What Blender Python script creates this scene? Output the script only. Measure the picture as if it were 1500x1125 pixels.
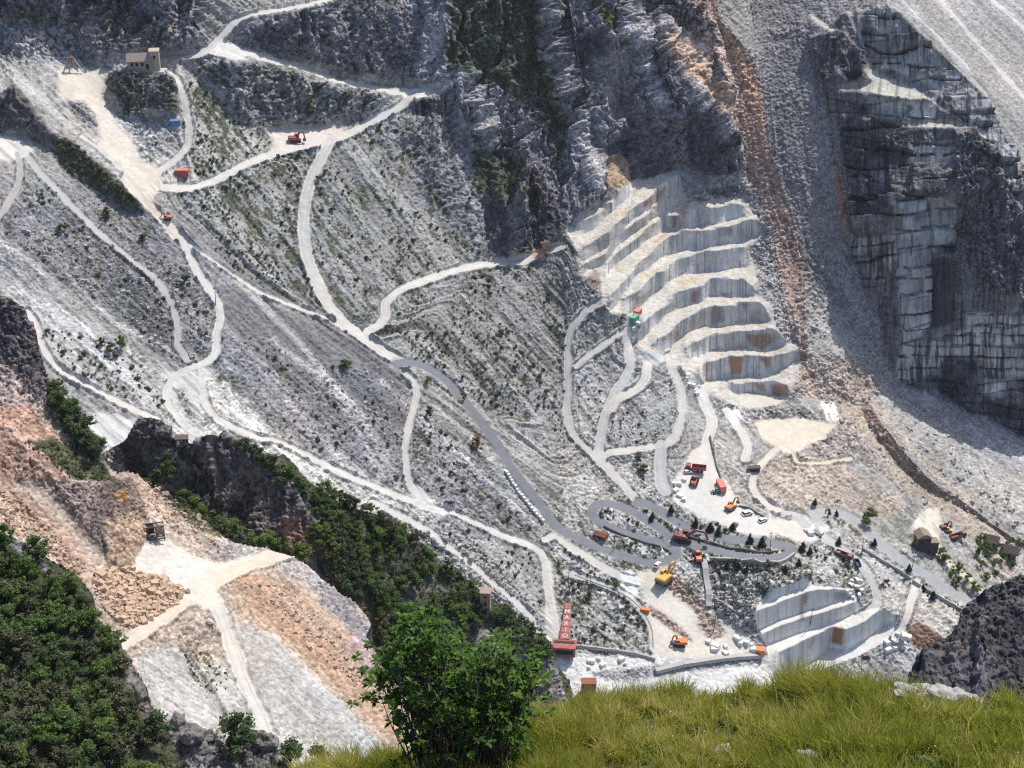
import bpy, bmesh, math, random
import numpy as np
from mathutils import Vector, Matrix

for o in list(bpy.data.objects):
    bpy.data.objects.remove(o, do_unlink=True)
SC = bpy.context.scene
COL = SC.collection
rnd = random.Random(7)

# ------------------------------------------------------------------ camera, sky, sun
F = 2400.0                      # focal length in photo pixels (photo 1500 x 1125)
PITCH = math.radians(30.0)
CAMZ = 450.0
cam_d = bpy.data.cameras.new('camera')
cam_d.sensor_width = 36.0
cam_d.lens = F / 1500.0 * 36.0
cam_d.clip_start = 0.5
cam_d.clip_end = 6000.0
cam = bpy.data.objects.new('camera', cam_d)
COL.objects.link(cam)
cam.location = (0, 0, CAMZ)
cam.rotation_euler = (math.pi / 2 - PITCH, 0, 0)
SC.camera = cam

SUN_AZ, SUN_EL = math.radians(40), math.radians(54)
W = bpy.data.worlds.new("World")
SC.world = W
W.use_nodes = True
wn = W.node_tree
sky = wn.nodes.new('ShaderNodeTexSky')
sky.sky_type = 'NISHITA'
sky.sun_disc = False
sky.sun_elevation = SUN_EL
sky.sun_rotation = SUN_AZ
sky.altitude = 900
sky.dust_density = 4.0
wn.links.new(sky.outputs[0], wn.nodes['Background'].inputs[0])
wn.nodes['Background'].inputs[1].default_value = 0.15
sd = bpy.data.lights.new('sun', 'SUN')
sd.energy = 4.4
sd.angle = math.radians(0.5)
sd.color = (1.0, 0.95, 0.865)
sun = bpy.data.objects.new('sun', sd)
COL.objects.link(sun)
TO_SUN = Vector((math.sin(SUN_AZ) * math.cos(SUN_EL), math.cos(SUN_AZ) * math.cos(SUN_EL), math.sin(SUN_EL)))
sun.rotation_euler = TO_SUN.to_track_quat('Z', 'Y').to_euler()
sun.location = (200, 200, 700)
SC.view_settings.view_transform = 'Standard'
SC.view_settings.look = 'None'
SC.view_settings.gamma = 1.0
SC.view_settings.exposure = 0.0
SC.cycles.use_denoising = False
SC.cycles.filter_width = 1.25
SC.cycles.max_bounces = 5
SC.cycles.diffuse_bounces = 3
SC.cycles.transparent_max_bounces = 4

# ------------------------------------------------------------------ small numeric tools
CP, SP = math.cos(PITCH), math.sin(PITCH)
def ray(u, v):
    x = (u - 750.0) / F
    y = (v - 562.5) / F
    return np.stack([x, CP - y * SP, -SP - y * CP], -1)

def _h(ix, iy, seed):
    h = (ix.astype(np.int64) * 374761393 + iy.astype(np.int64) * 668265263 + seed * 974634777) & 0xffffffff
    h = ((h ^ (h >> 13)) * 1274126177) & 0xffffffff
    h = ((h ^ (h >> 16)) * 2246822519) & 0xffffffff
    return ((h ^ (h >> 15)) & 0xffff).astype(np.float32) / 65535.0

def vnoise(x, y, seed=0):
    x = np.asarray(x, np.float32); y = np.asarray(y, np.float32)
    ix = np.floor(x); iy = np.floor(y)
    fx = x - ix; fy = y - iy
    fx = fx * fx * (3 - 2 * fx); fy = fy * fy * (3 - 2 * fy)
    ix = ix.astype(np.int64); iy = iy.astype(np.int64)
    a = _h(ix, iy, seed); b = _h(ix + 1, iy, seed); c = _h(ix, iy + 1, seed); d = _h(ix + 1, iy + 1, seed)
    return a + (b - a) * fx + (c - a) * fy + (a - b - c + d) * fx * fy

def fbm(x, y, octv=4, seed=0, gain=0.5):
    t = 0; a = 1.0; s = 0
    for i in range(octv):
        t = t + a * (vnoise(x * 2 ** i + 17.3 * i, y * 2 ** i - 9.1 * i, seed + i) - 0.5)
        s += a; a *= gain
    return t / s * 2          # about -1..1

def ridged(x, y, octv=4, seed=0, gain=0.55):
    t = 0; a = 1.0; s = 0
    for i in range(octv):
        n = 1 - np.abs(2 * vnoise(x * 2 ** i + 31.7 * i, y * 2 ** i + 5.3 * i, seed + i) - 1)
        t = t + a * n; s += a; a *= gain
    return t / s

def worley(x, y, seed=0):
    """distance to the nearest of jittered points, and that point's own random number"""
    x = np.asarray(x, np.float32); y = np.asarray(y, np.float32)
    ix = np.floor(x).astype(np.int64); iy = np.floor(y).astype(np.int64)
    best = np.full(x.shape, 9., np.float32); cr = np.zeros(x.shape, np.float32)
    for dj in (-1, 0, 1):
        for di in (-1, 0, 1):
            a = ix + di; b = iy + dj
            h1 = _h(a, b, seed); h2 = _h(a, b, seed + 7)
            d = (a + h1 - x) ** 2 + (b + h2 - y) ** 2
            s_ = d < best
            best = np.where(s_, d, best); cr = np.where(s_, (h1 * 7.13 + h2 * 3.7) % 1.0, cr)
    return np.sqrt(best), cr

def sstep(a, b, x):
    t = np.clip((x - a) / (b - a), 0, 1)
    return t * t * (3 - 2 * t)

def blur(a, r):
    if r < 1: return a
    for _ in range(2):
        for ax in (0, 1):
            p = [(0, 0), (0, 0)]; p[ax] = (r + 1, r)
            c = np.cumsum(np.pad(a, p, mode='edge'), axis=ax, dtype=np.float64)
            n = a.shape[ax]; w = 2 * r + 1
            a = ((c[w:w + n] - c[0:n]) if ax == 0 else (c[:, w:w + n] - c[:, 0:n])) / w
            a = a.astype(np.float32)
    return a

def smooth_line(pts, n=6):
    p = np.array(pts, float)
    if len(p) < 3: return p
    q = np.vstack([2 * p[0] - p[1], p, 2 * p[-1] - p[-2]])
    out = []
    for i in range(1, len(q) - 2):
        a, b, c, d = q[i - 1], q[i], q[i + 1], q[i + 2]
        for k in range(n):
            t = k / n
            out.append(0.5 * (2 * b + (c - a) * t + (2 * a - 5 * b + 4 * c - d) * t * t + (3 * b - a - 3 * c + d) * t ** 3))
    out.append(p[-1])
    return np.array(out)

class Sheet:
    """A piece of ground: slope and aspect are given over the ground as seen from the view point, and its real depth is integrated from them."""
    def __init__(s, u0, u1, v0, v1, h, slope=33, aspect=65, col=(.36, .36, .365)):
        s.h = h; s.u0 = u0; s.v0 = v0
        s.us = np.arange(u0, u1 + .01, h, dtype=np.float32); s.vs = np.arange(v0, v1 + .01, h, dtype=np.float32)
        s.U, s.V = np.meshgrid(s.us, s.vs)
        sh = s.U.shape
        s.a = {k: np.full(sh, x, np.float32) for k, x in dict(S=slope, A=aspect, rub=.5, strk=.5, sdir=42, clf=0, veg=.15, flat=0, lay=0, face=0, dark=0, disp=0, hold=0).items()}
        s.col = np.empty(sh + (3,), np.float32); s.col[:] = col
        s.w1 = fbm(s.U / 28, s.V / 28, 4, 11); s.w2 = fbm(s.U / 28 + 50, s.V / 28, 4, 23)
    def box(s, pts, pad):
        p = np.array(pts, float)
        i0 = max(0, int((p[:, 1].min() - pad - s.v0) / s.h)); i1 = min(len(s.vs), int((p[:, 1].max() + pad - s.v0) / s.h) + 2)
        j0 = max(0, int((p[:, 0].min() - pad - s.u0) / s.h)); j1 = min(len(s.us), int((p[:, 0].max() + pad - s.u0) / s.h) + 2)
        return slice(i0, max(i0, i1)), slice(j0, max(j0, j1))
    def poly(s, pts, soft=0, warp=0, notch=0):
        """mask 0..1 of a polygon: (slices, mask)"""
        pad = soft * 3 + warp + 2
        sl = s.box(pts, pad)
        U = s.U[sl]; V = s.V[sl]
        if warp:
            U = U + s.w1[sl] * warp; V = V + s.w2[sl] * warp
        if notch:                       # blocks taken out unevenly: the edge steps from block to block
            k_ = np.floor(s.U[sl] / 13 + .37 * pts[0][1]).astype(np.int64)
            V = V + notch * (_h(k_, k_ * 0 + int(pts[0][0]), 5) - .5)
        m = np.zeros(U.shape, bool)
        n = len(pts)
        for i in range(n):
            x1, y1 = pts[i]; x2, y2 = pts[(i + 1) % n]
            if y1 == y2: continue
            m ^= ((y1 > V) != (y2 > V)) & (U < (x2 - x1) * (V - y1) / (y2 - y1) + x1)
        m = m.astype(np.float32)
        if soft: m = blur(m, max(1, int(soft / s.h)))
        return sl, m
    def dist(s, pts, R, smooth=True, ay=1.0):
        p = smooth_line(pts) if smooth else np.array(pts, float)
        sl = s.box(p, R + 2)
        D = np.full(s.U[sl].shape, 1e6, np.float32)
        oi, oj = sl[0].start, sl[1].start
        for i in range(len(p) - 1):
            q = p[i:i + 2]
            k = s.box(q, R + 2)
            kk = (slice(k[0].start - oi, k[0].stop - oi), slice(k[1].start - oj, k[1].stop - oj))
            U = s.U[k]; V = s.V[k]
            d = (q[1] - q[0]) * np.array([1, ay]); L = max(1e-6, d @ d)
            x_ = U - q[0, 0]; y_ = (V - q[0, 1]) * ay
            t = np.clip((x_ * d[0] + y_ * d[1]) / L, 0, 1)
            e = np.hypot(x_ - t * d[0], y_ - t * d[1]).astype(np.float32)
            D[kk] = np.minimum(D[kk], e)
        return sl, D
    def put(s, slm, col=None, k=1.0, **kw):
        sl, m = slm
        m = m * k
        for n, v in kw.items():
            a = s.a[n][sl]; a += (v - a) * m
        if col is not None:
            c = s.col[sl]; c += (np.array(col, np.float32) - c) * m[..., None]
    def area(s, pts, soft=6, warp=6, k=1.0, **kw):
        s.put(s.poly(pts, soft, warp), k=k, **kw)
    def road(s, pts, w, col=(.60, .585, .55), edge=1.0, up=.8, rough=1.6, k=1.0, berm=True, **kw):
        w = w * .9
        sl, D = s.dist(pts, w + 9, ay=1.3)
        D = D + s.w1[sl] * rough + (vnoise(s.U[sl] / 5, s.V[sl] / 5, 3) - .5) * rough
        if berm:
            nf = 1 - s.a['flat'][sl]
            s.put((sl, nf * sstep(w + 4.5, w, D)), col=(.40, .395, .39), k=.4, veg=0)
            s.put((sl, nf * sstep(w + 3.2, w + 1.2, D) * (vnoise(s.U[sl] / 14, s.V[sl] / 14, 9) > .45)), col=(.16, .155, .155), k=.6)
        if berm:
            bb = sstep(w - .5, w + 1.2, D) * sstep(w + 4.2, w + 1.8, D) * (.25 + 1.1 * vnoise(s.U[sl] / 8, s.V[sl] / 8, 15))
            d_ = s.a['disp'][sl]; d_ *= (1 - sstep(w + 1, w - 1, D)); d_ += bb * (.9 if s.h > 1.2 else .6)
        m = sstep(w + edge, w - edge, D) * k
        s.put((sl, m), col=col, rub=.06, strk=.02, clf=0, veg=0, flat=1, lay=0, face=0, **kw)
        a = s.a['S'][sl]; a *= (1 - up * m)
        if berm:                                     # wheel tracks
            t = sstep(1.1, .2, np.abs(D - w * .5)) * m * (.4 + vnoise(s.U[sl] / 12, s.V[sl] / 12, 4))
            c = s.col[sl]; c *= (1 - .16 * t)[..., None]
    def normals(s):
        S = np.radians(s.a['S']); A = np.radians(s.a['A'])
        return np.stack([np.sin(S) * np.sin(A), -np.sin(S) * np.cos(A), np.cos(S)], -1)
    def integrate(s, anchors, length=420.0, order=2, minc=.14, iters=0, wmax=16.0):
        n = s.normals(); r = ray(s.U, s.V)
        nr = np.minimum((n * r).sum(-1), -minc)
        gx = -n[..., 0] / (F * nr) * s.h
        gy = (n[..., 1] * SP + n[..., 2] * CP) / (F * nr) * s.h
        cap = .035
        gx = np.clip(gx, -cap, cap); gy = np.clip(gy, -cap, cap)
        A = np.array(anchors, float)
        def basis(u, v):
            x = (u - 750) / 750.; y = (v - 560) / 560.
            b = [np.ones_like(x), x, y]
            if order > 1: b += [x * x, x * y, y * y]
            return np.stack(b, -1)
        B = basis(A[:, 0], A[:, 1])
        co = np.linalg.solve(B.T @ B + 1e-4 * np.eye(B.shape[1]), B.T @ np.log(A[:, 2]))
        L0 = basis(s.U, s.V) @ co
        gxh = .5 * (gx[:, 1:] + gx[:, :-1]); gyh = .5 * (gy[1:] + gy[:-1])
        lam = (s.h / length) ** 2
        H, Wd = L0.shape
        ky = 2 * np.cos(2 * np.pi * np.arange(2 * H) / (2 * H)) - 2
        kx = 2 * np.cos(2 * np.pi * np.arange(Wd + 1) / (2 * Wd)) - 2
        def solve(rhs, wm=1.0):
            e = np.concatenate([rhs, rhs[::-1]], 0); e = np.concatenate([e, e[:, ::-1]], 1)
            Fh = np.fft.rfft2(e)
            Fh /= ((ky[:, None] + kx[None, :]) * wm - lam)
            return np.fft.irfft2(Fh, s=e.shape)[:H, :Wd]
        def div(ax, ay_):
            d = np.zeros_like(L0)
            d[:, :-1] += ax; d[:, 1:] -= ax; d[:-1] += ay_; d[1:] -= ay_
            return d
        L = solve(div(gxh, gyh) - lam * L0)
        if iters:
            # cut faces and level floors keep their shape; loose ground between takes up the difference
            wt = 1 + (wmax - 1) * s.a['hold']
            wx_ = .5 * (wt[:, 1:] + wt[:, :-1]); wy_ = .5 * (wt[1:] + wt[:-1])
            op = lambda x: div(wx_ * np.diff(x, axis=1), wy_ * np.diff(x, axis=0)) - lam * x
            b_ = div(wx_ * gxh, wy_ * gyh) - lam * L0
            r_ = b_ - op(L); z_ = solve(r_, 2.5); p_ = z_.copy(); rz = (r_ * z_).sum()
            for _ in range(iters):
                q_ = op(p_); al = rz / (p_ * q_).sum()
                L = L + al * p_; r_ = r_ - al * q_; z_ = solve(r_, 2.5); rn = (r_ * z_).sum()
                p_ = z_ + (rn / rz) * p_; rz = rn
        s.Z = np.exp(L)
        s.P = r * s.Z[..., None]
        s.P[..., 2] += CAMZ
    def surf_normals(s):
        du = np.gradient(s.P, axis=1); dv = np.gradient(s.P, axis=0)
        n = np.cross(dv, du)
        n /= np.linalg.norm(n, axis=-1, keepdims=True) + 1e-12
        return n
    def relief(s, k=1.0, cseed=0):
        """real bumps: blocks of rubble, gullies down the fall line, ribs and ledges of rock (metres)"""
        a = s.a
        th = np.radians(a['sdir'])
        U = s.U + 3 * s.w1; V = s.V + 3 * s.w2
        q = -U * np.sin(th) + V * np.cos(th); t = U * np.cos(th) + V * np.sin(th)
        q += 4 * fbm(s.U / 110, s.V / 110, 2, 5)
        st = fbm(q / 6, t / 150, 3, 31 + cseed) * .9 + fbm(q / 2.2, t / 45, 2, 37 + cseed) * .6
        s.band = fbm(q / 24, t / 240, 3, 33 + cseed)
        s.streak = st
        big = fbm(s.U / 90, s.V / 90, 3, 41 + cseed)
        d1, c1 = worley(s.U / 3.3, s.V / 2.7, 51 + cseed); d2, c2 = worley(s.U / 7.5, s.V / 6, 53 + cseed)
        rb = (c1 - .5) * 1.1 + (.4 - d1) * 1.1
        lump = np.where(c2 > .62, (c2 - .3) * 1.6 * np.maximum(.62 - d2, 0) * 2.2, 0) * sstep(-.1, .4, fbm(s.U / 50, s.V / 50, 3, 59 + cseed))
        s.c1 = c1; s.c2 = c2
        s.rb = rb
        # rock: leaning ribs, buttresses, horizontal fractures
        wx = s.U + 16 * s.w1 + s.V * .12; wy = s.V + 16 * s.w2
        rib = ridged(wx / 34, wy / 120, 3, 61 + cseed) - .5
        rib2 = ridged(wx / 11, wy / 30, 3, 67 + cseed) - .5
        fr = fbm(wx / 9, wy / 5, 3, 71 + cseed)
        s.rib = rib; s.rib2 = rib2; s.fr = fr
        s.huge = ridged(wx / 95 + 3, wy / 260, 2, 65 + cseed) - .5
        h = a['strk'] * (st * 1.2 + s.band * 2.6) + a['rub'] * (rb * .62 + lump * 1.3) + (1 - a['flat']) * (1 - a['face']) * big * .6
        h = h + a['clf'] * (s.huge * 13 + rib * 11 + rib2 * 3.6 + fr * 1.5)
        h = h * k + a['disp'] * (1 - sstep(.3, .8, a['flat']))
        s.P = s.P + s.surf_normals() * h[..., None]
    def shade_cols(s, cseed=0, kveg=1.0):
        """own colour of the ground: stone, dust, lichen, stains, small plants"""
        a = s.a; c = s.col
        g1 = _h(np.round(s.U / s.h).astype(np.int64), np.round(s.V / s.h).astype(np.int64), 77 + cseed)
        g2 = vnoise(s.U / 2.2, s.V / 1.8, 79 + cseed)
        sp = (g1 - .5) * .3 + (g2 - .5) * .45 + (s.c1 - .5) * .7 + (s.c2 - .5) * .35
        m = 1 + a['rub'] * sp * .6
        m *= 1 + a['strk'] * (.40 * s.streak + .70 * s.band)
        m *= 1 + .16 * fbm(s.U / 45, s.V / 45, 4, 83 + cseed) * (1 - .6 * a['flat'])
        pt = fbm(s.U / 38 + .5 * s.w1, s.V / 75, 4, 121 + cseed)
        m *= 1 + a['clf'] * (.6 * s.fr + .35 * sp + .5 * s.rib2 + .7 * s.rib + 1.15 * pt)
        m *= 1 - .05 * a['flat'] * g2
        c *= np.clip(m, .25, 1.9)[..., None]
        # warm / cool drift
        wd = fbm(s.U / 60 + 3, s.V / 60, 3, 91 + cseed) * .05
        c[..., 0] *= 1 + wd; c[..., 2] *= 1 - wd
        # vegetation: tufts as ground cover
        th = np.radians(a['sdir'])
        q = -s.U * np.sin(th) + s.V * np.cos(th); t = s.U * np.cos(th) + s.V * np.sin(th)
        vn = .6 * vnoise(q / 3.6, t / 13, 101 + cseed) + .4 * vnoise(s.U / 2.4, s.V / 2.0, 103 + cseed) + .22 * fbm(s.U / 40, s.V / 40, 3, 107 + cseed) - .12 * s.band
        vm = sstep(1.06 - .72 * a['veg'], 1.18 - .72 * a['veg'], vn + .28) * np.clip(a['veg'] * 4, 0, 1) * .9 * kveg
        gc = np.stack([.055 + .045 * g2, .062 + .05 * g2, .042 + .02 * g2], -1)
        c += (gc - c) * vm[..., None]
        stn = vnoise(s.U / 1.9 + 1.5 * s.w1, s.V / 26, 111 + cseed) * .65 + vnoise(s.U / 4.5, s.V / 38, 113 + cseed) * .35
        c *= (1 - .78 * np.clip(a['lay'], 0, 1) * sstep(.52, .68, stn))[..., None]
        dk = a['dark'][..., None]
        c *= (1 - dk)
        np.clip(c, .008, .86, out=c)
    def lookup(s, u, v):
        j = (u - s.u0) / s.h; i = (v - s.v0) / s.h
        j = min(max(j, 0), len(s.us) - 1.001); i = min(max(i, 0), len(s.vs) - 1.001)
        j0, i0 = int(j), int(i); fj, fi = j - j0, i - i0
        P = s.P
        return P[i0, j0] * (1 - fi) * (1 - fj) + P[i0, j0 + 1] * (1 - fi) * fj + P[i0 + 1, j0] * fi * (1 - fj) + P[i0 + 1, j0 + 1] * fi * fj
    def at(s, u, v):
        return Vector(s.lookup(u, v))
    def build(s, name, mat, mask=None, label=None, back=0.0, smooth=True):
        H, Wd = s.U.shape
        P = s.P; idx = np.arange(H * Wd).reshape(H, Wd)
        a, b, c, d = idx[:-1, :-1], idx[:-1, 1:], idx[1:, 1:], idx[1:, :-1]
        quads = np.stack([d, c, b, a], -1)
        V = P.reshape(-1, 3).astype(np.float32)
        C = np.concatenate([s.col.reshape(-1, 3), np.ones((H * Wd, 1), np.float32)], 1)
        G = np.clip(s.a['rub'] * (1 - s.a['face']) + .5 * s.a['clf'], 0, 1.4).reshape(-1).astype(np.float32)
        FC = s.a['face'].reshape(-1).astype(np.float32)
        if mask is None:
            Q = quads.reshape(-1, 4)
            m = np.ones((H - 1, Wd - 1), bool)
        else:
            m = mask[:-1, :-1] & mask[:-1, 1:] & mask[1:, 1:] & mask[1:, :-1]
            Q = quads[m]
        if back > 0:
            # close the sheet: its border runs back and down behind the crest so it is a body, not a card
            E = []
            mp = np.pad(m, 1)
            for (di, dj, e0, e1) in ((-1, 0, a, b), (1, 0, c, d), (0, -1, d, a), (0, 1, b, c)):
                nb = mp[1 + di:H + di, 1 + dj:Wd + dj]
                sel = m & ~nb
                E.append(np.stack([e0[sel], e1[sel]], -1))
            E = np.concatenate(E)
            uniq, inv = np.unique(E, return_inverse=True)
            inv = inv.reshape(E.shape)
            base = V[uniq]
            dirn = base.copy(); dirn[:, 2] = 0; dirn /= np.linalg.norm(dirn, axis=1, keepdims=True)
            rings = [base + dirn * back * .25 + np.array([0, 0, -back * .30]), base + dirn * back + np.array([0, 0, -back * 1.5])]
            prev = uniq
            for R in rings:
                n0 = len(V)
                V = np.concatenate([V, R.astype(np.float32)])
                C = np.concatenate([C, C[uniq]]); G = np.concatenate([G, G[uniq]]); FC = np.concatenate([FC, FC[uniq]])
                cur = np.arange(n0, n0 + len(uniq))
                Q = np.concatenate([Q, np.stack([prev[inv[:, 1]], prev[inv[:, 0]], cur[inv[:, 0]], cur[inv[:, 1]]], -1)])
                prev = cur
        used = np.zeros(len(V), bool); used[Q.ravel()] = True
        rem = np.cumsum(used) - 1
        V = V[used]; C = C[used]; G = G[used]; FC = FC[used]; Q = rem[Q]
        me = quad_mesh(name, V, Q)
        at = me.attributes.new('Col', 'FLOAT_COLOR', 'POINT'); at.data.foreach_set('color', C.astype(np.float32).ravel())
        at = me.attributes.new('grit', 'FLOAT', 'POINT'); at.data.foreach_set('value', G)
        at = me.attributes.new('face', 'FLOAT', 'POINT'); at.data.foreach_set('value', FC)
        if smooth: me.polygons.foreach_set('use_smooth', np.ones(len(Q), bool))
        me.materials.append(mat)
        o = bpy.data.objects.new(name, me); COL.objects.link(o)
        o['kind'] = 'structure'
        if label: o['label'] = label
        return o
    def blocks(s, pts, rowh, colw, slope, tone, k, dz, seed, warp=2.4, joint=.6):
        """sawn wall: courses and blocks of uneven tone, standing in and out by up to dz metres, with dark joints"""
        sl, m = s.poly(pts, 1, 2)
        U = s.U[sl] + warp * s.w1[sl]; V = s.V[sl] + warp * s.w2[sl] - slope * U
        r = V / rowh + .7 * (vnoise(U / 45, V / 30, seed) - .5) + .5 * (vnoise(U / 200, V / 11, seed + 1) - .5); ri = np.floor(r)
        wob = _h(ri.astype(np.int64), ri.astype(np.int64) * 0, seed)
        c = U / (colw * (.75 + .5 * wob)) + wob * 7; ci = np.floor(c)
        hsh = _h(ci.astype(np.int64), ri.astype(np.int64), seed + 3); hs2 = _h(ci.astype(np.int64), ri.astype(np.int64), seed + 9)
        fr_, fc = r - ri, c - ci
        jr = sstep(.2, .04, fr_) ; jc = sstep(.09, .02, fc) * (hs2 > .35)
        pat = sstep(.3, .7, .5 + .9 * fbm(U / 34, V / 30, 3, seed + 20))
        t = tone[0] + (tone[1] - tone[0]) * (.35 * hsh + .65 * pat)
        jr = jr * (vnoise(U / 9, V / 9, seed + 5) > .28)
        cc = s.col[sl]
        cc *= (1 + (t - 1) * m * k)[..., None]
        cc *= (1 - joint * m * np.maximum(jr * (.5 + .5 * hs2), jc * .8))[..., None]
        s.a['disp'][sl] += m * dz * (hs2 - .5 - .7 * jr)
    def outline(s, pts, warp=2.0):
        sl, m = s.poly(pts, 0, warp)
        M = np.zeros(s.U.shape, bool); M[sl] = m > .5
        return M

def quad_mesh(name, V, Q):
    me = bpy.data.meshes.new(name)
    n = len(Q); k = Q.shape[1]
    me.vertices.add(len(V)); me.vertices.foreach_set('co', np.ascontiguousarray(V, np.float32).ravel())
    me.loops.add(n * k); me.loops.foreach_set('vertex_index', np.ascontiguousarray(Q, np.int32).ravel())
    me.polygons.add(n); me.polygons.foreach_set('loop_start', np.arange(0, n * k, k, dtype=np.int32))
    me.update(calc_edges=True)
    return me

# ------------------------------------------------------------------ materials
def new_mat(name):
    m = bpy.data.materials.new(name); m.use_nodes = True
    return m, m.node_tree, m.node_tree.nodes['Principled BSDF']

def ground_mat(name, cell, bump):
    m, nt, b = new_mat(name)
    N = nt.nodes.new; L = nt.links.new
    at = N('ShaderNodeAttribute'); at.attribute_name = 'Col'
    gr = N('ShaderNodeAttribute'); gr.attribute_name = 'grit'
    fc = N('ShaderNodeAttribute'); fc.attribute_name = 'face'
    tc = N('ShaderNodeTexCoord')
    vo = N('ShaderNodeTexVoronoi'); vo.inputs['Scale'].default_value = 1 / cell
    L(tc.outputs['Object'], vo.inputs['Vector'])
    no = N('ShaderNodeTexNoise'); no.inputs['Scale'].default_value = .35 / cell; no.inputs['Detail'].default_value = 6
    no.inputs['Roughness'].default_value = .65
    L(tc.outputs['Object'], no.inputs['Vector'])
    sep = N('ShaderNodeSeparateColor'); L(vo.outputs['Color'], sep.inputs[0])
    a1 = N('ShaderNodeMath'); a1.operation = 'SUBTRACT'; L(sep.outputs[0], a1.inputs[0]); a1.inputs[1].default_value = .5
    a2 = N('ShaderNodeMath'); a2.operation = 'MULTIPLY'; L(a1.outputs[0], a2.inputs[0]); L(gr.outputs['Fac'], a2.inputs[1])
    a3 = N('ShaderNodeMath'); a3.operation = 'MULTIPLY_ADD'; L(a2.outputs[0], a3.inputs[0]); a3.inputs[1].default_value = 1.0; a3.inputs[2].default_value = 1.0
    b1 = N('ShaderNodeMath'); b1.operation = 'SUBTRACT'; L(no.outputs['Fac'], b1.inputs[0]); b1.inputs[1].default_value = .5
    b2 = N('ShaderNodeMath'); b2.operation = 'MULTIPLY_ADD'; L(b1.outputs[0], b2.inputs[0]); b2.inputs[1].default_value = .5; L(a3.outputs[0], b2.inputs[2])
    # cut faces: thin vertical saw lines and run-off stains (their own colour)
    mp = N('ShaderNodeMapping'); mp.inputs['Scale'].default_value = (.9, .9, .035)
    L(tc.outputs['Object'], mp.inputs['Vector'])
    n2 = N('ShaderNodeTexNoise'); n2.inputs['Scale'].default_value = 1.0; n2.inputs['Detail'].default_value = 5; n2.inputs['Roughness'].default_value = .7
    L(mp.outputs[0], n2.inputs['Vector'])
    r2 = N('ShaderNodeValToRGB'); r2.color_ramp.elements[0].position = .36; r2.color_ramp.elements[0].color = (.66, .65, .65, 1)
    r2.color_ramp.elements[1].position = .56; r2.color_ramp.elements[1].color = (1.06, 1.06, 1.06, 1)
    L(n2.outputs['Fac'], r2.inputs[0])
    mixf = N('ShaderNodeMix'); mixf.data_type = 'RGBA'; mixf.blend_type = 'MULTIPLY'
    L(fc.outputs['Fac'], mixf.inputs['Factor']); L(at.outputs['Color'], mixf.inputs['A']); L(r2.outputs[0], mixf.inputs['B'])
    vm = N('ShaderNodeVectorMath'); vm.operation = 'SCALE'
    L(mixf.outputs['Result'], vm.inputs[0]); L(b2.outputs[0], vm.inputs['Scale'])
    L(vm.outputs[0], b.inputs['Base Color'])
    b.inputs['Roughness'].default_value = .92
    b.inputs['Specular IOR Level'].default_value = .15
    bm = N('ShaderNodeBump'); bm.inputs['Distance'].default_value = bump
    L(gr.outputs['Fac'], bm.inputs['Strength'])
    hs = N('ShaderNodeMath'); hs.operation = 'SUBTRACT'; L(no.outputs['Fac'], hs.inputs[0]); L(vo.outputs['Distance'], hs.inputs[1])
    L(hs.outputs[0], bm.inputs['Height'])
    L(bm.outputs[0], b.inputs['Normal'])
    return m

MAT_FAR = ground_mat('quarry_ground', 1.3, .55)
MAT_MID = ground_mat('spur_ground', .8, .4)
MAT_NEAR = ground_mat('near_ground', .12, .06)
# ------------------------------------------------------------------ the far side of the valley: scree, cliffs, roads, benches
H0 = 1.25
T = Sheet(-170, 1670, -130, 1150, H0, col=(.335, .328, .318))
WHITE = (.68, .665, .635); CREAM = (.72, .66, .56); TAR = (.20, .21, .235); PALE = (.47, .465, .455)
GREY = (.30, .30, .315); DARK = (.155, .15, .165); MARB = (.56, .56, .555); RUST = (.34, .185, .12); ORNG = (.46, .30, .205)
CLIFF = (.125, .118, .128)

# broad slopes
T.area([(430, 120), (660, 140), (900, 330), (900, 480), (830, 690), (560, 520), (440, 440), (250, 290)], 18, 6, S=34, A=45, sdir=54, col=(.31, .31, .305), veg=.30)
T.area([(550, 500), (600, 470), (700, 390), (830, 370), (850, 470), (830, 660), (700, 600)], 10, 5, S=34, A=42, sdir=48, col=(.30, .295, .29), veg=.32)
T.area([(265, 280), (330, 250), (460, 215), (440, 330), (470, 440), (380, 410)], 8, 5, S=34, A=50, sdir=50, veg=.4)
T.area([(-170, 280), (60, 260), (250, 330), (330, 500), (560, 560), (860, 760), (700, 800), (560, 720), (300, 560), (100, 420), (-170, 400)], 14, 8, col=(.235, .235, .25), rub=.8, veg=.2)
T.area([(285, 400), (400, 445), (560, 520), (590, 545), (600, 640), (480, 560), (330, 470)], 6, 5, col=(.185, .185, .20), rub=.5, strk=.35, veg=.12)
T.area([(330, 470), (480, 560), (590, 660), (590, 720), (470, 660), (340, 540)], 8, 8, col=(.24, .235, .255), veg=.2)
T.area([(600, 600), (690, 620), (760, 730), (800, 790), (700, 770), (620, 720)], 8, 8, col=(.27, .265, .28), veg=.26)
T.area([(150, 250), (280, 330), (420, 440), (300, 400), (190, 330)], 5, 4, col=(.24, .24, .255))
T.area([(120, 310), (240, 420), (250, 520), (190, 470), (60, 360)], 6, 8, col=(.19, .19, .205), rub=.9)
T.area([(180, 440), (245, 480), (240, 520), (200, 490)], 6, 6, col=(.13, .13, .145), rub=1)
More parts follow.
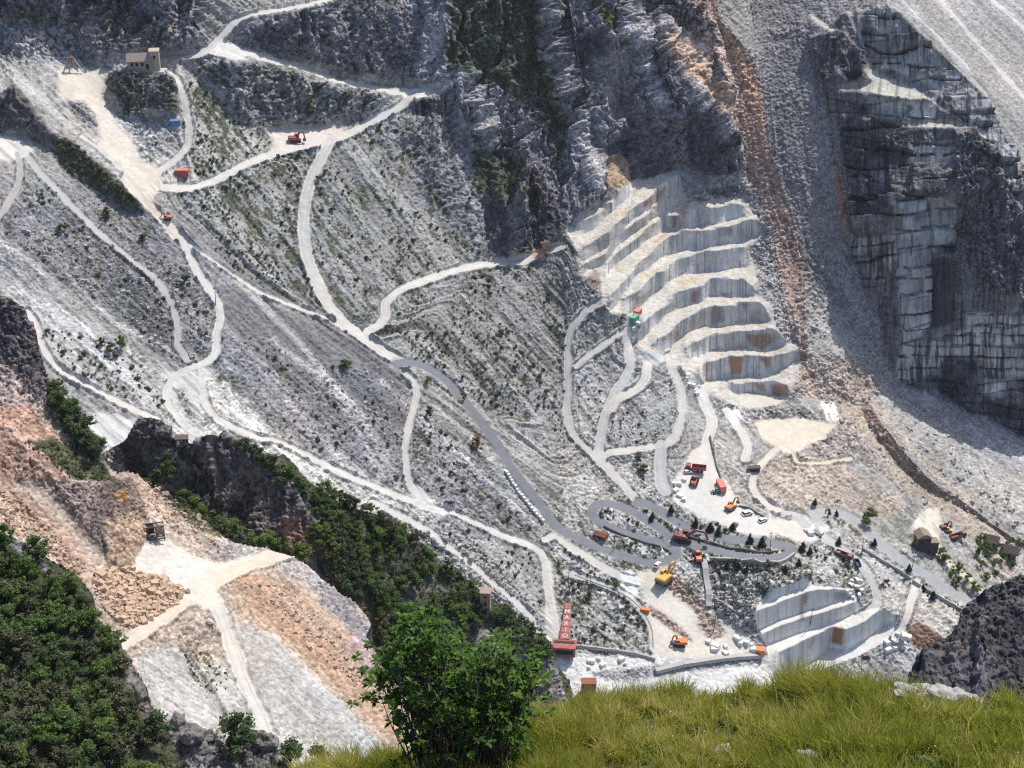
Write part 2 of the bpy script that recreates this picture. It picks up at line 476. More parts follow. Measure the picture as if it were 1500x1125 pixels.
for pts, w in (([(-60, 330), (27, 372), (107, 432), (187, 480), (245, 512)], 8), ([(-60, 390), (50, 440), (130, 480), (250, 560)], 9), ([(345, 405), (470, 540), (560, 700)], 9), ([(400, 500), (520, 600), (600, 740)], 10), ([(420, 590), (520, 690), (640, 760)], 9), ([(300, 372), (345, 405), (400, 437)], 3),
               ([(640, 600), (700, 650), (760, 720), (830, 790)], 10), ([(670, 570), (760, 640), (860, 690)], 6), ([(560, 560), (600, 600), (700, 690), (780, 770)], 5)):
    sl, D = T.dist(pts, w + 6); T.put((sl, sstep(w, w * .2, D + T.w1[sl] * 5)), k=.75, col=(.46, .455, .45), veg=.03)
# left bottom pale terraces
T.area([(40, 440), (120, 480), (250, 540), (230, 620), (130, 570), (60, 500)], 6, 5, col=(.43, .425, .42), veg=.22)
T.area([(245, 550), (330, 540), (400, 640), (560, 720), (640, 760), (600, 780), (430, 690), (250, 640)], 8, 6, col=(.62, .61, .59), veg=.2)
T.area([(560, 735), (700, 800), (790, 900), (810, 960), (700, 880), (600, 790)], 8, 6, col=(.36, .355, .36), rub=1.0, veg=.22)
T.area([(800, 800), (900, 850), (960, 960), (830, 950), (815, 870)], 8, 6, col=(.33, .325, .32), rub=.9, veg=.38, S=28)
# top left
T.area([(-170, 60), (60, 70), (170, 100), (250, 200), (300, 270), (200, 280), (120, 215), (40, 140), (-170, 110)], 8, 6, S=24, A=50, col=(.46, .455, .44), veg=.16, rub=.45)
T.area([(-170, 20), (40, 25), (95, 35), (130, 70), (150, 92), (60, 92), (-170, 70)], 8, 8, S=36, A=10, col=(.30, .30, .32), rub=1.1)
T.area([(260, 85), (310, 140), (390, 210), (440, 215), (330, 262), (280, 262), (265, 200), (270, 130)], 5, 4, S=36, A=55, sdir=52, col=(.36, .355, .335), veg=.42)
# right scree and gully
T.area([(1090, -130), (1320, -130), (1260, 100), (1230, 330), (1290, 480), (1400, 620), (1300, 660), (1180, 520), (1120, 280), (1110, 60)], 10, 5, S=37, A=12, sdir=78, col=(.28, .268, .275), rub=.75, strk=.3, veg=0)
T.area([(1160, 380), (1215, 430), (1300, 560), (1500, 690), (1670, 800), (1670, 1000), (1440, 860), (1330, 720), (1230, 600), (1150, 520)], 10, 6, S=33, A=62, sdir=38, col=(.39, .375, .355), rub=.6, strk=.5, veg=.03)
T.area([(1290, 545), (1420, 640), (1600, 760), (1600, 700), (1400, 560), (1310, 540)], 8, 4, col=(.40, .395, .40), rub=.6, S=33, A=60)
T.area([(1200, 570), (1280, 600), (1360, 700), (1480, 800), (1480, 850), (1370, 745), (1250, 660)], 8, 6, col=(.43, .365, .305), S=32, A=65, sdir=40, rub=.6)
T.area([(1290, -130), (1670, -130), (1670, 330), (1500, 260), (1440, 130), (1370, 70), (1300, 20)], 8, 5, S=34, A=58, sdir=44, col=(.36, .352, .345), rub=.5, strk=.55, veg=0)
for pts, w in (([(1310, -10), (1380, 60), (1440, 130)], 5), ([(1350, -20), (1420, 50), (1520, 170)], 6), ([(1440, -10), (1520, 60)], 5)):
    sl, D = T.dist(pts, w + 4); T.put((sl, sstep(w, 1, D + T.w1[sl] * 3)), k=.8, col=(.58, .575, .56), rub=.2)
# lower ground round the switchbacks
T.area([(820, 660), (1000, 660), (1200, 730), (1300, 790), (1430, 880), (1400, 960), (1150, 990), (960, 960), (830, 960), (800, 800)], 12, 5, S=22, A=38, col=(.40, .395, .385), veg=.26, rub=.8, strk=.3)
T.area([(1040, 620), (1110, 690), (1140, 740), (1090, 750), (1060, 700), (1035, 650)], 5, 4, S=30, A=0, col=(.42, .40, .37), veg=.02)
T.area([(1110, 690), (1160, 660), (1240, 680), (1330, 740), (1310, 760), (1230, 745), (1150, 745), (1115, 725)], 6, 5, S=30, A=30, col=(.44, .375, .32), rub=.7, veg=.02)
T.area([(1185, 650), (1230, 625), (1275, 650), (1300, 690), (1240, 675), (1190, 665)], 5, 5, S=30, A=10, col=(.36, .325, .30), rub=1)
T.area([(1040, 590), (1120, 590), (1215, 615), (1200, 625), (1100, 625), (1060, 610)], 4, 4, S=38, A=0, col=(.34, .32, .31), rub=1.1)
T.area([(1150, 575), (1250, 590), (1290, 560), (1240, 520), (1180, 520)], 6, 6, S=36, A=10, col=(.43, .36, .31), rub=.8)
T.area([(840, 460), (880, 470), (900, 520), (985, 560), (1000, 660), (880, 680), (835, 640)], 8, 5, S=34, A=35, sdir=56, col=(.40, .395, .39), veg=.2)

# ---------------- natural cliffs
def cliff(pts, S=68, A=8, col=CLIFF, clf=1.0, veg=.2, soft=4, warp=7, k=1):
    T.area(pts, soft, warp, k, S=S, A=A, col=col, clf=clf, rub=.5, strk=.15, veg=veg)
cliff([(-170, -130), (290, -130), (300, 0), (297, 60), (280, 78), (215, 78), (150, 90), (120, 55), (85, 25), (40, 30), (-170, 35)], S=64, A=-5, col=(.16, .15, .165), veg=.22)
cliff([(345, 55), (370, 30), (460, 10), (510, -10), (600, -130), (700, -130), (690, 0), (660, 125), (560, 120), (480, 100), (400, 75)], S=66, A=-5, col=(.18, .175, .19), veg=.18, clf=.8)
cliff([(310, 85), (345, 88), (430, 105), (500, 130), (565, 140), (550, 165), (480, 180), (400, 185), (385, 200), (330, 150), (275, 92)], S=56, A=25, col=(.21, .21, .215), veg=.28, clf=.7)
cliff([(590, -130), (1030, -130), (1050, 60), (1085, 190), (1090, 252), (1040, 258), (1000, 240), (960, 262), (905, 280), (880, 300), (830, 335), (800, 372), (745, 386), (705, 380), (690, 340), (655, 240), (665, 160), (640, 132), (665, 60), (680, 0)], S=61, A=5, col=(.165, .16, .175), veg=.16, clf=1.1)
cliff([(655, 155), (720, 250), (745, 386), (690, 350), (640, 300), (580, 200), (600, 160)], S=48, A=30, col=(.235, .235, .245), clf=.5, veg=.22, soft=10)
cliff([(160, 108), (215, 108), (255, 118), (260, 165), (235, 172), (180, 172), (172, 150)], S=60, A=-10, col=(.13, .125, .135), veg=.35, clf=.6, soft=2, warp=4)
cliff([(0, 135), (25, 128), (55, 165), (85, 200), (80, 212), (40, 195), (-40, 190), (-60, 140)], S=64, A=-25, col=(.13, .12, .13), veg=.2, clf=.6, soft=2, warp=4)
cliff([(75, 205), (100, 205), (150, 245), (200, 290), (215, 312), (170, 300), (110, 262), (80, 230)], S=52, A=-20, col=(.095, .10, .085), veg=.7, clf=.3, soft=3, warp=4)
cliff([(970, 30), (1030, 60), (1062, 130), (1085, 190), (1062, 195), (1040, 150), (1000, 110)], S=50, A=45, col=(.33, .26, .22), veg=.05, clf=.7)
# rock rib and buttresses that stand forward in the great cliff
for pts, dx in (([(800, -60), (812, 100), (845, 200), (880, 290)], 14), ([(905, -60), (930, 60), (960, 150)], 9), ([(968, 40), (1010, 120), (1062, 210)], 11), ([(690, 120), (720, 230), (745, 330)], 9), ([(610, -40), (640, 60)], 8)):
    sl, D = T.dist(pts, dx * 2)
    p = smooth_line(pts)
    xs = np.interp(T.V[sl], p[:, 1], p[:, 0]); side = np.clip((T.U[sl] - xs) / dx, -1, 1)
    T.put((sl, sstep(dx * 2, dx * .6, D + T.w1[sl] * 6)), A=side * 62 + 5)
    T.put((sl, sstep(dx, 0, D + T.w1[sl] * 8)), k=.7, col=(.30, .29, .29), veg=.02)
# smooth dark recesses and pale patches
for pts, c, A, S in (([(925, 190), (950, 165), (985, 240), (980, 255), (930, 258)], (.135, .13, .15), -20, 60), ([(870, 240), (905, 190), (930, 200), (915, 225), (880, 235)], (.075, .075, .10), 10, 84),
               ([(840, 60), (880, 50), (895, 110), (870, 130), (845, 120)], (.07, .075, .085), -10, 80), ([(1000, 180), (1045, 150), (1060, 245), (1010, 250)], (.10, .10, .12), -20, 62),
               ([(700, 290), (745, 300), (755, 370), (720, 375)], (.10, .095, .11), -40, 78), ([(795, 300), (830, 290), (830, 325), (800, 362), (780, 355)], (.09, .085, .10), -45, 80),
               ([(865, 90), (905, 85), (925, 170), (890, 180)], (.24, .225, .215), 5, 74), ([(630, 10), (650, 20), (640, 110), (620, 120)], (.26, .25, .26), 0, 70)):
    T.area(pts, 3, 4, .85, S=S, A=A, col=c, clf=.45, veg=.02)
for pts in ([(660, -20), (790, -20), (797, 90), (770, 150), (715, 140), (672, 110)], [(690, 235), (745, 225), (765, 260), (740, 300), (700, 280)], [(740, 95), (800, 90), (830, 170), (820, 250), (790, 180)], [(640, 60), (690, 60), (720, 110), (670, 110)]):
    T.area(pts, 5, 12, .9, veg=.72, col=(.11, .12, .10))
for pts in ([(868, 0), (895, 30), (912, 78), (905, 80), (885, 45), (862, 8)],):
    T.area(pts, 2, 3, veg=.95, col=(.16, .19, .06))
# orange slide, and its strand
T.area([(1024, -20), (1042, -20), (1053, 27), (1080, 59), (1101, 85), (1115, 120), (1117, 160), (1125, 213), (1136, 253), (1150, 288), (1158, 307), (1173, 360), (1175, 400), (1180, 467), (1176, 530), (1162, 500), (1147, 453), (1139, 413), (1128, 333), (1107, 285), (1088, 219), (1067, 187), (1083, 147), (1077, 101), (1061, 59), (1040, 21)], 3, 4, S=38, A=12, sdir=72, col=(.46, .315, .255), rub=.9, strk=.35, veg=0, clf=0)
T.area([(1050, 30), (1075, 60), (1100, 100), (1112, 150), (1120, 220), (1105, 200), (1090, 120), (1065, 70)], 3, 5, .7, col=(.50, .315, .205))
T.area([(1128, 290), (1150, 300), (1170, 370), (1172, 420), (1160, 400), (1140, 340)], 3, 5, .6, col=(.42, .25, .205))
T.area([(1085, 230), (1115, 225), (1150, 300), (1180, 380), (1182, 470), (1178, 540), (1155, 500), (1120, 400), (1100, 300)], 5, 9, .8, col=(.43, .32, .28), rub=.9)
T.area([(1150, 520), (1200, 530), (1290, 560), (1260, 600), (1180, 580)], 6, 8, .6, col=(.42, .34, .29))
T.area([(1000, 0), (1030, 0), (1060, 60), (1085, 110), (1110, 200), (1130, 290), (1110, 270), (1080, 190), (1050, 110), (1015, 50)], 5, 9, .7, col=(.43, .32, .275), rub=.9)
T.area([(971, 48), (990, 70), (1030, 112), (1055, 140), (1070, 180), (1060, 180), (1040, 150), (1005, 110), (975, 70)], 3, 4, .85, col=(.40, .27, .19), S=50, A=30)
T.area([(1075, 240), (1110, 290), (1130, 340), (1145, 430), (1165, 500), (1150, 500), (1120, 440), (1100, 350), (1085, 280)], 4, 4, S=40, A=20, col=(.39, .37, .36), rub=1, veg=0)
T.area([(1220, 240), (1230, 230), (1240, 300), (1250, 330), (1262, 345), (1245, 350), (1228, 320)], 3, 3, .8, col=(.42, .25, .18))
T.area([(1260, 395), (1275, 392), (1285, 440), (1268, 440)], 3, 3, .7, col=(.42, .25, .18))
T.area([(880, 240), (910, 225), (925, 235), (925, 268), (905, 280), (885, 270)], 3, 3, S=35, A=20, col=(.40, .29, .22), veg=.3, clf=0)
T.area([(1085, 250), (1095, 262), (1105, 300), (1060, 292), (1020, 300), (1000, 295), (1010, 280), (1050, 262)], 3, 3, S=30, A=25, col=(.40, .39, .37), rub=1, clf=0, veg=.05)
T.area([(1040, 275), (1085, 268), (1090, 285), (1050, 292)], 3, 3, S=58, A=-5, col=(.17, .165, .175))

# ---------------- dry-stone platform and loose details on the left slopes
T.area([(600, 147), (655, 140), (660, 168), (625, 176), (600, 170)], 1, 2, S=72, A=10, col=(.20, .19, .20), lay=1, clf=.3)
T.area([(155, 112), (170, 110), (172, 150), (180, 170), (160, 160), (150, 140)], 2, 3, S=50, A=-30, col=(.42, .36, .31), clf=.1)

# ---------------- roads and yards
R = T.road
R([(505, -8), (450, 8), (400, 17), (355, 26), (334, 42), (322, 56), (306, 72), (285, 82), (250, 84), (235, 82)], 6.5)
T.area([(325, 55), (355, 70), (360, 90), (330, 84), (305, 80)], 2, 2, S=8, col=WHITE, clf=0, veg=0, flat=1, rub=.1)
R([(330, 68), (355, 76), (400, 88), (461, 106), (493, 121), (533, 129), (581, 135), (610, 138), (648, 131)], 7)
R([(235, 84), (265, 80), (307, 77), (347, 84)], 4)
T.area([(590, 132), (648, 125), (652, 136), (615, 146), (590, 145)], 1, 1, S=5, col=WHITE, clf=0, veg=0, flat=1, rub=.1)
R([(606, 139), (587, 155), (560, 170), (528, 187), (501, 201), (480, 208), (453, 212), (400, 226), (360, 241), (320, 262), (282, 275), (240, 274)], 7.5)
T.area([(385, 190), (440, 184), (500, 187), (508, 200), (480, 212), (430, 220), (395, 222), (400, 205)], 2, 3, S=6, A=40, col=(.63, .59, .55), clf=0, veg=0, flat=1, rub=.12, strk=0)
R([(484, 206), (470, 232), (456, 261), (447, 299), (445, 333), (449, 368), (457, 395), (467, 419), (480, 445), (499, 467), (517, 483), (544, 503), (571, 520), (592, 531)], 10)
T.area([(462, 415), (478, 420), (490, 445), (478, 448)], 2, 2, .5, col=(.62, .55, .47))
R([(535, 488), (556, 474), (566, 460), (566, 443), (587, 424), (621, 411), (667, 396), (707, 388), (760, 384), (795, 371), (822, 360)], 7.5)
T.area([(780, 365), (800, 355), (812, 362), (795, 378), (780, 378)], 2, 2, .8, col=(.50, .31, .23))
R([(262, 340), (280, 360), (300, 375), (345, 405), (373, 424), (400, 437), (440, 452), (475, 465), (505, 482)], 4)
T.area([(85, 105), (115, 100), (160, 102), (150, 130), (150, 150), (175, 185), (205, 205), (220, 235), (232, 262), (215, 275), (190, 262), (165, 235), (140, 215), (150, 200), (140, 165), (115, 150), (85, 145)], 3, 5, S=12, A=40, col=(.66, .605, .53), flat=1, rub=.12, veg=0, strk=.1)
T.area([(100, 150), (125, 148), (140, 175), (145, 185), (125, 185), (108, 168)], 2, 3, S=34, A=20, col=(.33, .33, .33), rub=.8)
T.area([(170, 178), (215, 165), (250, 165), (258, 185), (245, 215), (225, 238), (205, 235), (195, 205)], 4, 4, S=30, A=10, col=(.40, .40, .40), rub=.8, strk=.3)
T.area([(205, 185), (220, 190), (235, 185), (228, 205), (212, 205)], 2, 3, S=15, col=(.52, .52, .51))
R([(250, 108), (262, 122), (270, 145), (275, 170), (278, 195), (272, 218), (255, 235), (235, 250), (222, 262)], 6)
R([(195, 250), (185, 262), (200, 285), (222, 302), (238, 322), (252, 335), (268, 352), (278, 375), (288, 395), (307, 424), (320, 445), (322, 470), (317, 493), (317, 515), (302, 530), (277, 540), (256, 552), (246, 568), (245, 587), (257, 608), (277, 627), (300, 642)], 7)
T.area([(190, 240), (232, 245), (240, 270), (225, 290), (240, 320), (262, 335), (265, 352), (250, 350), (230, 322), (205, 296), (185, 270)], 2, 3, S=12, A=40, col=(.63, .585, .52), flat=1, rub=.1, veg=0)
R([(120, 200), (150, 222), (190, 262), (215, 296)], 3, col=(.55, .545, .53))
R([(296, 545), (298, 580), (312, 608), (340, 625), (379, 642), (400, 645), (440, 662), (493, 689), (560, 718), (600, 733), (621, 741), (640, 745), (667, 753), (707, 772), (747, 788), (784, 803), (797, 818), (801, 840), (804, 870), (812, 900), (817, 935)], 6.5)
T.area([(245, 545), (300, 532), (315, 540), (300, 560), (292, 600), (300, 640), (330, 645), (270, 650), (262, 600), (250, 575)], 2, 2, S=14, A=50, col=(.55, .545, .525), flat=1, rub=.15, veg=0)
T.area([(258, 572), (272, 568), (280, 600), (300, 625), (285, 625), (268, 605)], 3, 3, S=26, A=50, col=(.40, .40, .39), veg=.3, flat=0, rub=.7)
R([(10, 200), (30, 215), (45, 235), (61, 256), (88, 283), (112, 309), (139, 336), (171, 363), (203, 389), (227, 408), (245, 432), (256, 456), (260, 483), (262, 507), (275, 527)], 6, col=(.44, .435, .425))
T.area([(-40, 198), (20, 195), (48, 203), (50, 222), (30, 236), (10, 235), (-40, 225)], 2, 3, S=8, A=40, col=(.60, .58, .54), flat=1, rub=.1, veg=0)
R([(25, 225), (30, 245), (27, 270), (14, 296), (0, 314), (-30, 335)], 6, col=(.43, .425, .415))
R([(40, 455), (53, 477), (64, 510), (88, 542), (133, 568), (187, 596), (229, 614)], 6, col=(.60, .575, .535))
T.area([(126, 603), (160, 606), (195, 616), (205, 636), (165, 662), (142, 655), (130, 625)], 2, 2, S=10, A=40, col=(.56, .555, .54), flat=1, rub=.1, veg=0)
# pale road to the pit machine, lower left
R([(545, 735), (565, 745), (603, 764), (627, 778), (653, 800), (693, 829), (722, 856), (757, 884), (777, 905), (783, 925)], 7, col=(.56, .555, .54))
R([(592, 545), (606, 560), (610, 580), (600, 620), (594, 655), (596, 690), (605, 715), (620, 738)], 6.5, col=(.53, .525, .515))
T.area([(598, 715), (612, 712), (640, 738), (668, 748), (650, 757), (610, 742)], 2, 2, S=12, A=40, col=(.60, .585, .555), flat=1, rub=.1, veg=0)
T.area([(795, 815), (808, 820), (814, 880), (822, 920), (818, 968), (800, 955), (800, 900)], 2, 2, S=14, A=20, col=(.60, .58, .545), flat=1, rub=.1, veg=0)
R([(800, 790), (816, 785), (840, 805), (880, 828), (907, 843), (935, 850)], 8, col=(.55, .53, .50))
R([(832, 838), (867, 851), (900, 863), (927, 880), (944, 900), (955, 922), (958, 950)], 7.5, col=(.47, .465, .455))
# roads among the quarry spoil
R([(885, 440), (866, 450), (850, 464), (836, 485), (832, 520), (832, 568), (830, 608), (838, 632), (853, 651), (872, 667), (895, 685)], 7, col=(.50, .495, .48))
R([(917, 483), (921, 515), (923, 536), (913, 557), (899, 578), (888, 605), (880, 640), (876, 668)], 8.5, col=(.53, .525, .51))
R([(843, 536), (860, 522), (880, 508), (907, 486)], 6, col=(.50, .49, .475))
R([(947, 536), (945, 555), (928, 571), (905, 584), (893, 600)], 9, col=(.58, .55, .51))
R([(875, 672), (893, 662), (920, 659), (960, 653), (984, 645), (996, 615), (997, 577), (990, 554), (983, 537), (980, 520)], 8, col=(.56, .54, .505))
R([(872, 667), (895, 692), (915, 712), (935, 735), (950, 738)], 8, col=(.53, .525, .51))
R([(1005, 540), (1021, 565), (1035, 595), (1043, 619), (1036, 648), (1034, 675), (1040, 700)], 9.5, col=(.60, .58, .55))
R([(968, 650), (968, 700), (975, 720)], 10, col=(.46, .455, .45))
T.area([(1012, 660), (1040, 645), (1052, 690), (1068, 712), (1085, 742), (1108, 757), (1150, 760), (1200, 760), (1215, 776), (1190, 795), (1165, 792), (1140, 782), (1100, 790), (1065, 772), (1020, 755), (985, 733), (990, 700), (1003, 680)], 2, 2, S=5, A=40, col=(.62, .595, .555), flat=1, rub=.08, veg=0, strk=0)
R([(1205, 640), (1180, 640), (1153, 648), (1132, 664), (1112, 685), (1104, 700), (1106, 720), (1127, 741), (1153, 752), (1180, 760)], 6.5, col=(.64, .59, .52))
T.area([(1103, 618), (1130, 615), (1165, 612), (1228, 622), (1208, 640), (1185, 652), (1160, 668), (1140, 658), (1118, 645)], 2, 3, S=7, A=30, col=(.66, .60, .51), flat=1, rub=.1, veg=0, strk=0)
R([(1161, 662), (1168, 676), (1190, 679), (1212, 677), (1245, 672)], 4.5, col=(.62, .55, .44))
R([(1065, 600), (1080, 625), (1095, 650), (1092, 672)], 8, col=(.60, .575, .54))
T.area([(1200, 588), (1222, 588), (1232, 615), (1212, 622)], 2, 2, S=30, col=(.72, .71, .69), rub=.3)
# tarred road with its hairpins
TAR_PTS = [(581, 533), (600, 531), (622, 537), (645, 551), (661, 566), (680, 589), (707, 622), (728, 652), (747, 681), (768, 710), (792, 740), (816, 772), (853, 792), (893, 808), (933, 820), (965, 825), (986, 817), (990, 806), (971, 797), (933, 786), (901, 776), (880, 765), (867, 753), (873, 741), (893, 738), (915, 744), (939, 757), (965, 773), (992, 790), (1027, 800), (1067, 811), (1107, 817), (1141, 816), (1160, 808), (1155, 800), (1120, 795), (1067, 789), (1027, 780), (992, 765), (965, 748), (949, 739), (934, 737)]
sl, D = T.dist(TAR_PTS, 22); T.put((sl, sstep(12, 8, D + T.w1[sl] * 2)), k=.8, col=(.38, .37, .35), veg=.3)
R(TAR_PTS, 8.4, col=TAR, edge=.8, rough=.3, k=1.0, berm=False)
R([(1150, 752), (1167, 756), (1180, 769), (1207, 788), (1228, 801), (1249, 817), (1268, 835), (1282, 862), (1284, 884), (1262, 900)], 8, col=(.48, .475, .465))
R([(1192, 750), (1228, 752), (1255, 765), (1273, 781), (1295, 800), (1319, 819), (1340, 833), (1367, 849), (1380, 860), (1425, 884)], 10, col=(.36, .365, .375), edge=1, berm=False)
T.area([(1185, 745), (1215, 745), (1205, 765), (1210, 785), (1190, 780)], 2, 2, .8, S=5, col=(.40, .405, .41), flat=1, rub=.05, veg=0)
R([(1362, 748), (1360, 775), (1372, 800), (1390, 826), (1412, 843), (1436, 868), (1445, 885)], 6.5, col=(.62, .575, .48))
T.area([(1335, 772), (1350, 748), (1374, 744), (1380, 770), (1374, 800), (1358, 790)], 2, 2, S=6, col=(.64, .595, .51), flat=1, rub=.1, veg=0)
R([(1342, 850), (1334, 878), (1328, 900), (1312, 935)], 8, col=(.60, .57, .53))
T.area([(1255, 810), (1310, 840), (1360, 868), (1420, 885), (1385, 930), (1345, 940), (1300, 960), (1290, 905), (1296, 870)], 4, 4, .9, S=18, A=30, col=(.52, .49, .455), rub=.6, veg=.02, strk=.2)
R([(1342, 855), (1334, 878), (1328, 900), (1312, 935)], 8, col=(.64, .62, .58))
# pit floor
T.area([(930, 838), (985, 830), (965, 855), (1000, 868), (1030, 885), (1050, 905), (1085, 920), (1105, 945), (1110, 965), (1010, 970), (960, 965), (952, 930), (945, 880)], 3, 3, S=9, A=20, col=(.64, .60, .53), flat=1, rub=.12, veg=0, strk=0)
T.area([(805, 940), (830, 960), (960, 960), (1040, 965), (1130, 960), (1140, 1000), (1000, 1150), (800, 1150)], 3, 3, S=12, A=0, col=(.62, .615, .595), flat=1, rub=.35, strk=.08, veg=.02)
T.area([(860, 985), (960, 975), (1110, 955), (1130, 968), (1000, 985), (900, 1000)], 3, 3, S=28, A=0, col=(.33, .325, .34), rub=.7, veg=.1)
T.area([(908, 838), (925, 832), (940, 855), (930, 878), (912, 866)], 2, 2, S=32, A=0, col=(.80, .80, .79), rub=.1, veg=0)
T.area([(965, 850), (985, 838), (1015, 865), (1040, 890), (1030, 905), (1000, 880)], 3, 3, S=34, A=-20, col=(.47, .35, .28), rub=1, veg=0)
T.area([(950, 885), (975, 900), (1010, 930), (1015, 942), (985, 925), (955, 900)], 2, 2, S=34, A=-10, col=(.45, .345, .29), rub=.7)
T.area([(1022, 890), (1050, 905), (1065, 930), (1040, 940), (1022, 915)], 2, 2, S=35, A=10, col=(.46, .37, .31), rub=.8)
T.area([(1030, 820), (1100, 830), (1110, 860), (1105, 930), (1070, 915), (1040, 880)], 4, 4, S=36, A=15, col=(.44, .43, .42), rub=1.2, veg=.16, clf=.2)
T.area([(1060, 825), (1180, 828), (1190, 845), (1130, 868), (1075, 870)], 3, 4, S=44, A=20, col=(.38, .37, .37), rub=1.1, veg=.25, clf=.3)
T.area([(1330, 920), (1345, 910), (1372, 925), (1390, 945), (1340, 950)], 2, 2, S=50, A=-10, col=(.37, .22, .15), rub=.5)

# long scar on the right scree
sl, D = T.dist([(1268, 598), (1300, 645), (1340, 690), (1380, 722), (1420, 745), (1460, 775), (1500, 800), (1560, 840)], 16)
p = smooth_line([(1268, 598), (1300, 645), (1340, 690), (1380, 722), (1420, 745), (1460, 775), (1500, 800), (1560, 840)])
wd = np.interp(T.U[sl], [1268, 1300, 1340, 1400, 1450, 1560], [9, 9, 8, 5, 3, 2])
T.put((sl, sstep(wd + 1.5, wd - 1, D + T.w1[sl] * 2)), S=62, A=-62, col=(.31, .225, .175), rub=.5, strk=.5)
sl, D = T.dist([(1282, 590), (1325, 640), (1370, 690), (1420, 730)], 12)
T.put((sl, sstep(7, 1, D + T.w1[sl] * 2)), k=.6, col=(.52, .44, .35))

# ---------------- cut marble benches
T.area([(830, 340), (845, 322), (885, 298), (926, 265), (993, 252), (1008, 300), (1060, 288), (1095, 297), (1110, 318), (1116, 345), (1098, 360), (1106, 395), (1110, 430), (1130, 445), (1140, 480), (1155, 500), (1170, 512), (1172, 532), (1158, 585), (1110, 600), (1075, 594), (1025, 568), (1003, 540), (965, 528), (930, 507), (945, 465), (893, 458), (883, 440), (880, 410), (848, 402), (845, 365)],
       1, 1, S=3, A=30, col=(.56, .535, .49), flat=1, rub=.3, strk=0, clf=0, veg=.04)
T.put((slice(None), (T.a['flat'] * 0).astype(np.float32)))
HULL1 = [(830, 340), (845, 322), (885, 298), (926, 265), (993, 252), (1008, 300), (1060, 288), (1095, 297), (1110, 318), (1116, 345), (1098, 360), (1106, 395), (1110, 430), (1130, 445), (1140, 480), (1155, 500), (1170, 512), (1172, 532), (1158, 585), (1110, 600), (1075, 594), (1025, 568), (1003, 540), (965, 528), (930, 507), (945, 465), (893, 458), (883, 440), (880, 410), (848, 402), (845, 365)]
T.area(HULL1, 2, 0, hold=1)
BENCH = [
 ([(842, 328), (870, 315), (882, 309)], [(884, 324), (872, 335), (849, 347)]),
 ([(896, 288), (916, 273), (926, 267)], [(928, 282), (916, 297), (897, 311)]),
 ([(883, 299), (896, 297)], [(896, 311), (884, 322)]),
 ([(856, 358), (891, 341), (897, 329), (922, 310), (940, 297), (964, 274), (975, 268), (993, 256)], [(998, 278), (980, 287), (970, 290), (940, 314), (914, 337), (897, 352), (889, 364), (857, 380)]),
 ([(854, 386), (888, 369), (898, 355), (914, 340), (940, 319), (970, 293), (992, 281)], [(993, 297), (971, 314), (941, 333), (915, 353), (889, 383), (871, 392), (852, 400)]),
 ([(888, 388), (905, 370), (920, 357), (946, 336), (970, 315), (983, 314), (1000, 312)], [(997, 335), (980, 337), (960, 345), (937, 361), (921, 371), (903, 388), (887, 407)]),
 ([(1007, 311), (1024, 301), (1040, 305), (1065, 298), (1092, 301)], [(1090, 319), (1041, 328), (1020, 330), (1000, 336)]),
 ([(892, 431), (913, 411), (927, 394), (960, 362), (980, 346), (999, 340), (1015, 336), (1039, 335), (1065, 332), (1091, 323), (1107, 320)], [(1112, 342), (1073, 356), (1039, 359), (1007, 367), (980, 373), (961, 384), (948, 395), (927, 409), (908, 439), (893, 455)]),
 ([(913, 440), (943, 418), (960, 398), (973, 396), (993, 380), (1020, 369), (1039, 367), (1093, 359)], [(1093, 390), (1065, 393), (1035, 396), (997, 402), (993, 409), (973, 417), (961, 426), (940, 448), (918, 464)]),
 ([(932, 486), (948, 468), (960, 457), (980, 444), (983, 431), (1011, 424), (1029, 418), (1040, 407), (1067, 407), (1087, 407), (1103, 418)], [(1103, 431), (1073, 433), (1036, 433), (1028, 443), (1008, 450), (978, 458), (961, 477), (948, 493), (936, 504)]),
 ([(956, 506), (960, 499), (973, 491), (996, 470), (1008, 464), (1025, 454), (1045, 446), (1064, 446), (1112, 442), (1122, 452)], [(1128, 470), (1068, 475), (1039, 477), (1017, 483), (1006, 486), (985, 506), (972, 523)]),
 ([(1004, 513), (1015, 501), (1039, 490), (1080, 485), (1113, 482), (1136, 482), (1146, 490)], [(1151, 503), (1124, 513), (1091, 508), (1040, 515), (1011, 528)]),
 ([(1025, 541), (1034, 529), (1067, 521), (1087, 521), (1107, 520), (1128, 521), (1151, 519), (1167, 513)], [(1169, 527), (1147, 541), (1123, 551), (1067, 552), (1040, 556), (1025, 564)]),
 ([(1067, 560), (1104, 559), (1128, 559), (1155, 563)], [(1155, 583), (1120, 577), (1100, 574), (1075, 577), (1066, 568)]),
 # lower pit, right
 ([(1126, 867), (1144, 859), (1182, 848)], [(1186, 858), (1152, 869), (1126, 881)]),
 ([(1104, 896), (1125, 888), (1166, 872), (1198, 862), (1248, 863)], [(1254, 871), (1224, 882), (1184, 893), (1144, 907), (1109, 923)]),
 ([(1112, 931), (1144, 915), (1184, 901), (1224, 890), (1255, 879)], [(1255, 897), (1216, 912), (1168, 927), (1122, 945)]),
 ([(1138, 957), (1168, 942), (1200, 926), (1218, 918)], [(1216, 948), (1200, 962), (1170, 985), (1135, 985)]),
 ([(1218, 918), (1238, 921)], [(1236, 953), (1216, 948)]),
 ([(1238, 922), (1264, 910), (1286, 894), (1296, 892), (1310, 900)], [(1310, 909), (1272, 932), (1240, 953)]),
]
